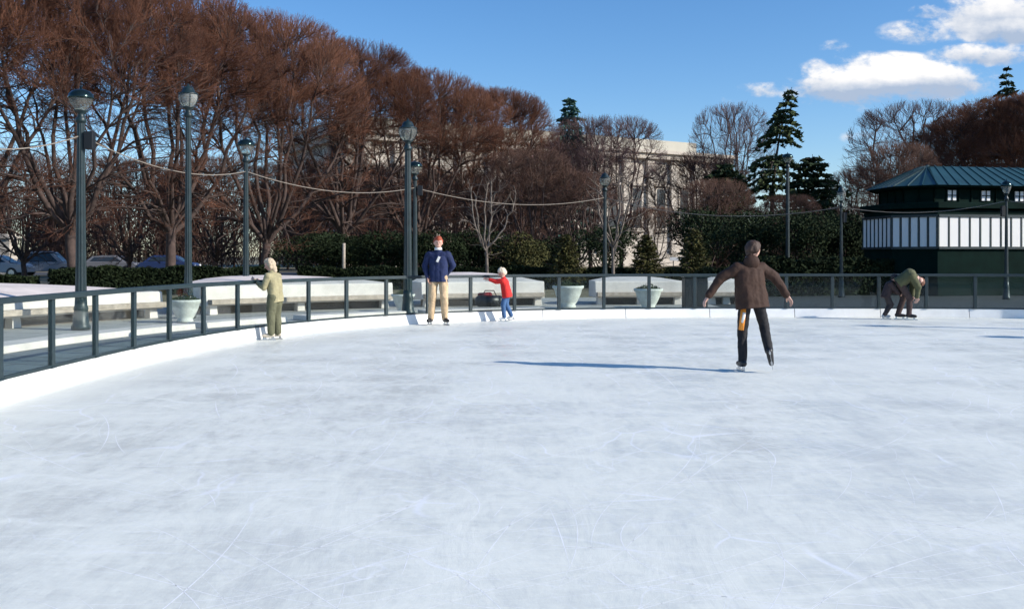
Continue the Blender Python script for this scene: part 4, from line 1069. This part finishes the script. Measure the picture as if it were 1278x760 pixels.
M['orange'] = mat('orange_stripe', (.80, .28, .03), .6)
o = MB().tube([(.0, -.052, .86), (-.03, -.035, .56)], [.038, .036], 10).build('trouser_stripe', M['orange'], root, True); o.scale = (.9, .9, .9)
o = MB().tube([(.003, -.068, .80), (-.022, -.054, .66)], [.026, .024], 10).build('stripe_patch', M['pav_white'], root, True); o.scale = (.9, .9, .9)
# 4. person leaning on the rail, facing left
Jl = dict(side=(-.35, -1, 0), pelvis=(.04, 0, .90), chest=(.02, -.02, 1.20), neck=(-.03, -.02, 1.39), head=(-.07, -.02, 1.51),
    elL=(-.20, .20, 1.08), wrL=(-.34, .30, 1.16), elR=(-.15, -.16, 1.06), wrR=(-.38, .02, 1.20),
    knL=(.04, .10, .52), anL=(.07, .12, SK), knR=(-.03, -.08, .52), anR=(-.02, -.08, SK), toeL=(-1, .1, 0), toeR=(-1, -.2, 0))
person('person in a tan jacket and loose olive trousers leaning on the glass railing, facing left', at(341, 424), .83, Jl, (-1, .1, -.1),
    cloth('tan_jacket', (.34, .30, .17)), cloth('olive_trousers', (.115, .115, .065)), mat('fair_hair', (.50, .40, .28), .8), mat('beige_boot', (.55, .48, .38), .6), hem=.10, hair='long', jr=1.0, trr=1.25)
# 5. person bent double
Jd = dict(side=(-.45, -.9, 0), pelvis=(-.12, .05, .90), chest=(.08, .0, 1.06), neck=(.22, -.03, 1.02), head=(.29, -.05, .93),
    elL=(.20, .12, .80), wrL=(.17, .08, .56), elR=(.22, -.16, .78), wrR=(.20, -.14, .54),
    knL=(-.02, .12, .50), anL=(-.14, .14, SK), knR=(.06, -.06, .50), anR=(.04, -.06, SK), toeL=(1, -.3, 0), toeR=(.8, -.6, 0))
person('person in an olive green jacket bent forward at the waist in front of the pavilion', at(1131, 399), .93, Jd, (.6, -.3, -.9),
    cloth('green_jacket', (.085, .088, .040)), cloth('dark_brown_trousers', (.060, .036, .032)), mat('auburn_hair', (.16, .06, .03), .7), M['black'], hem=.05, hair='short', jr=1.22, trr=1.05)
# 6. dim figure behind
Jq = dict(side=(-.4, -1, 0), pelvis=(.0, 0, .78), chest=(.10, 0, 1.04), neck=(.18, 0, 1.16), head=(.25, 0, 1.26),
    elL=(.26, .18, .88), wrL=(.40, .12, .80), elR=(.24, -.18, .88), wrR=(.38, -.12, .78),
    knL=(.14, .10, .46), anL=(.0, .12, SK), knR=(.12, -.08, .46), anR=(-.10, -.08, SK), toeL=(1, 0, 0), toeR=(1, 0, 0))
person('stooping person in dull plum brown clothes just left of the one bent forward', at(1106, 398.5), .72, Jq, (1, -.1, -.3),
    cloth('plum_jacket', (.040, .024, .024)), cloth('grey_brown_trousers', (.035, .027, .027)), mat('dark_hair', (.03, .02, .018), .7), mat('grey_boot', (.40, .42, .44), .5), hem=.10, hair='short', jr=1.1, trr=1.1)

scn.cycles.max_bounces = 5; scn.cycles.diffuse_bounces = 2; scn.cycles.glossy_bounces = 2; scn.cycles.transparent_max_bounces = 16
scn.cycles.use_denoising = True; scn.cycles.use_adaptive_sampling = True; scn.cycles.adaptive_threshold = 0.03
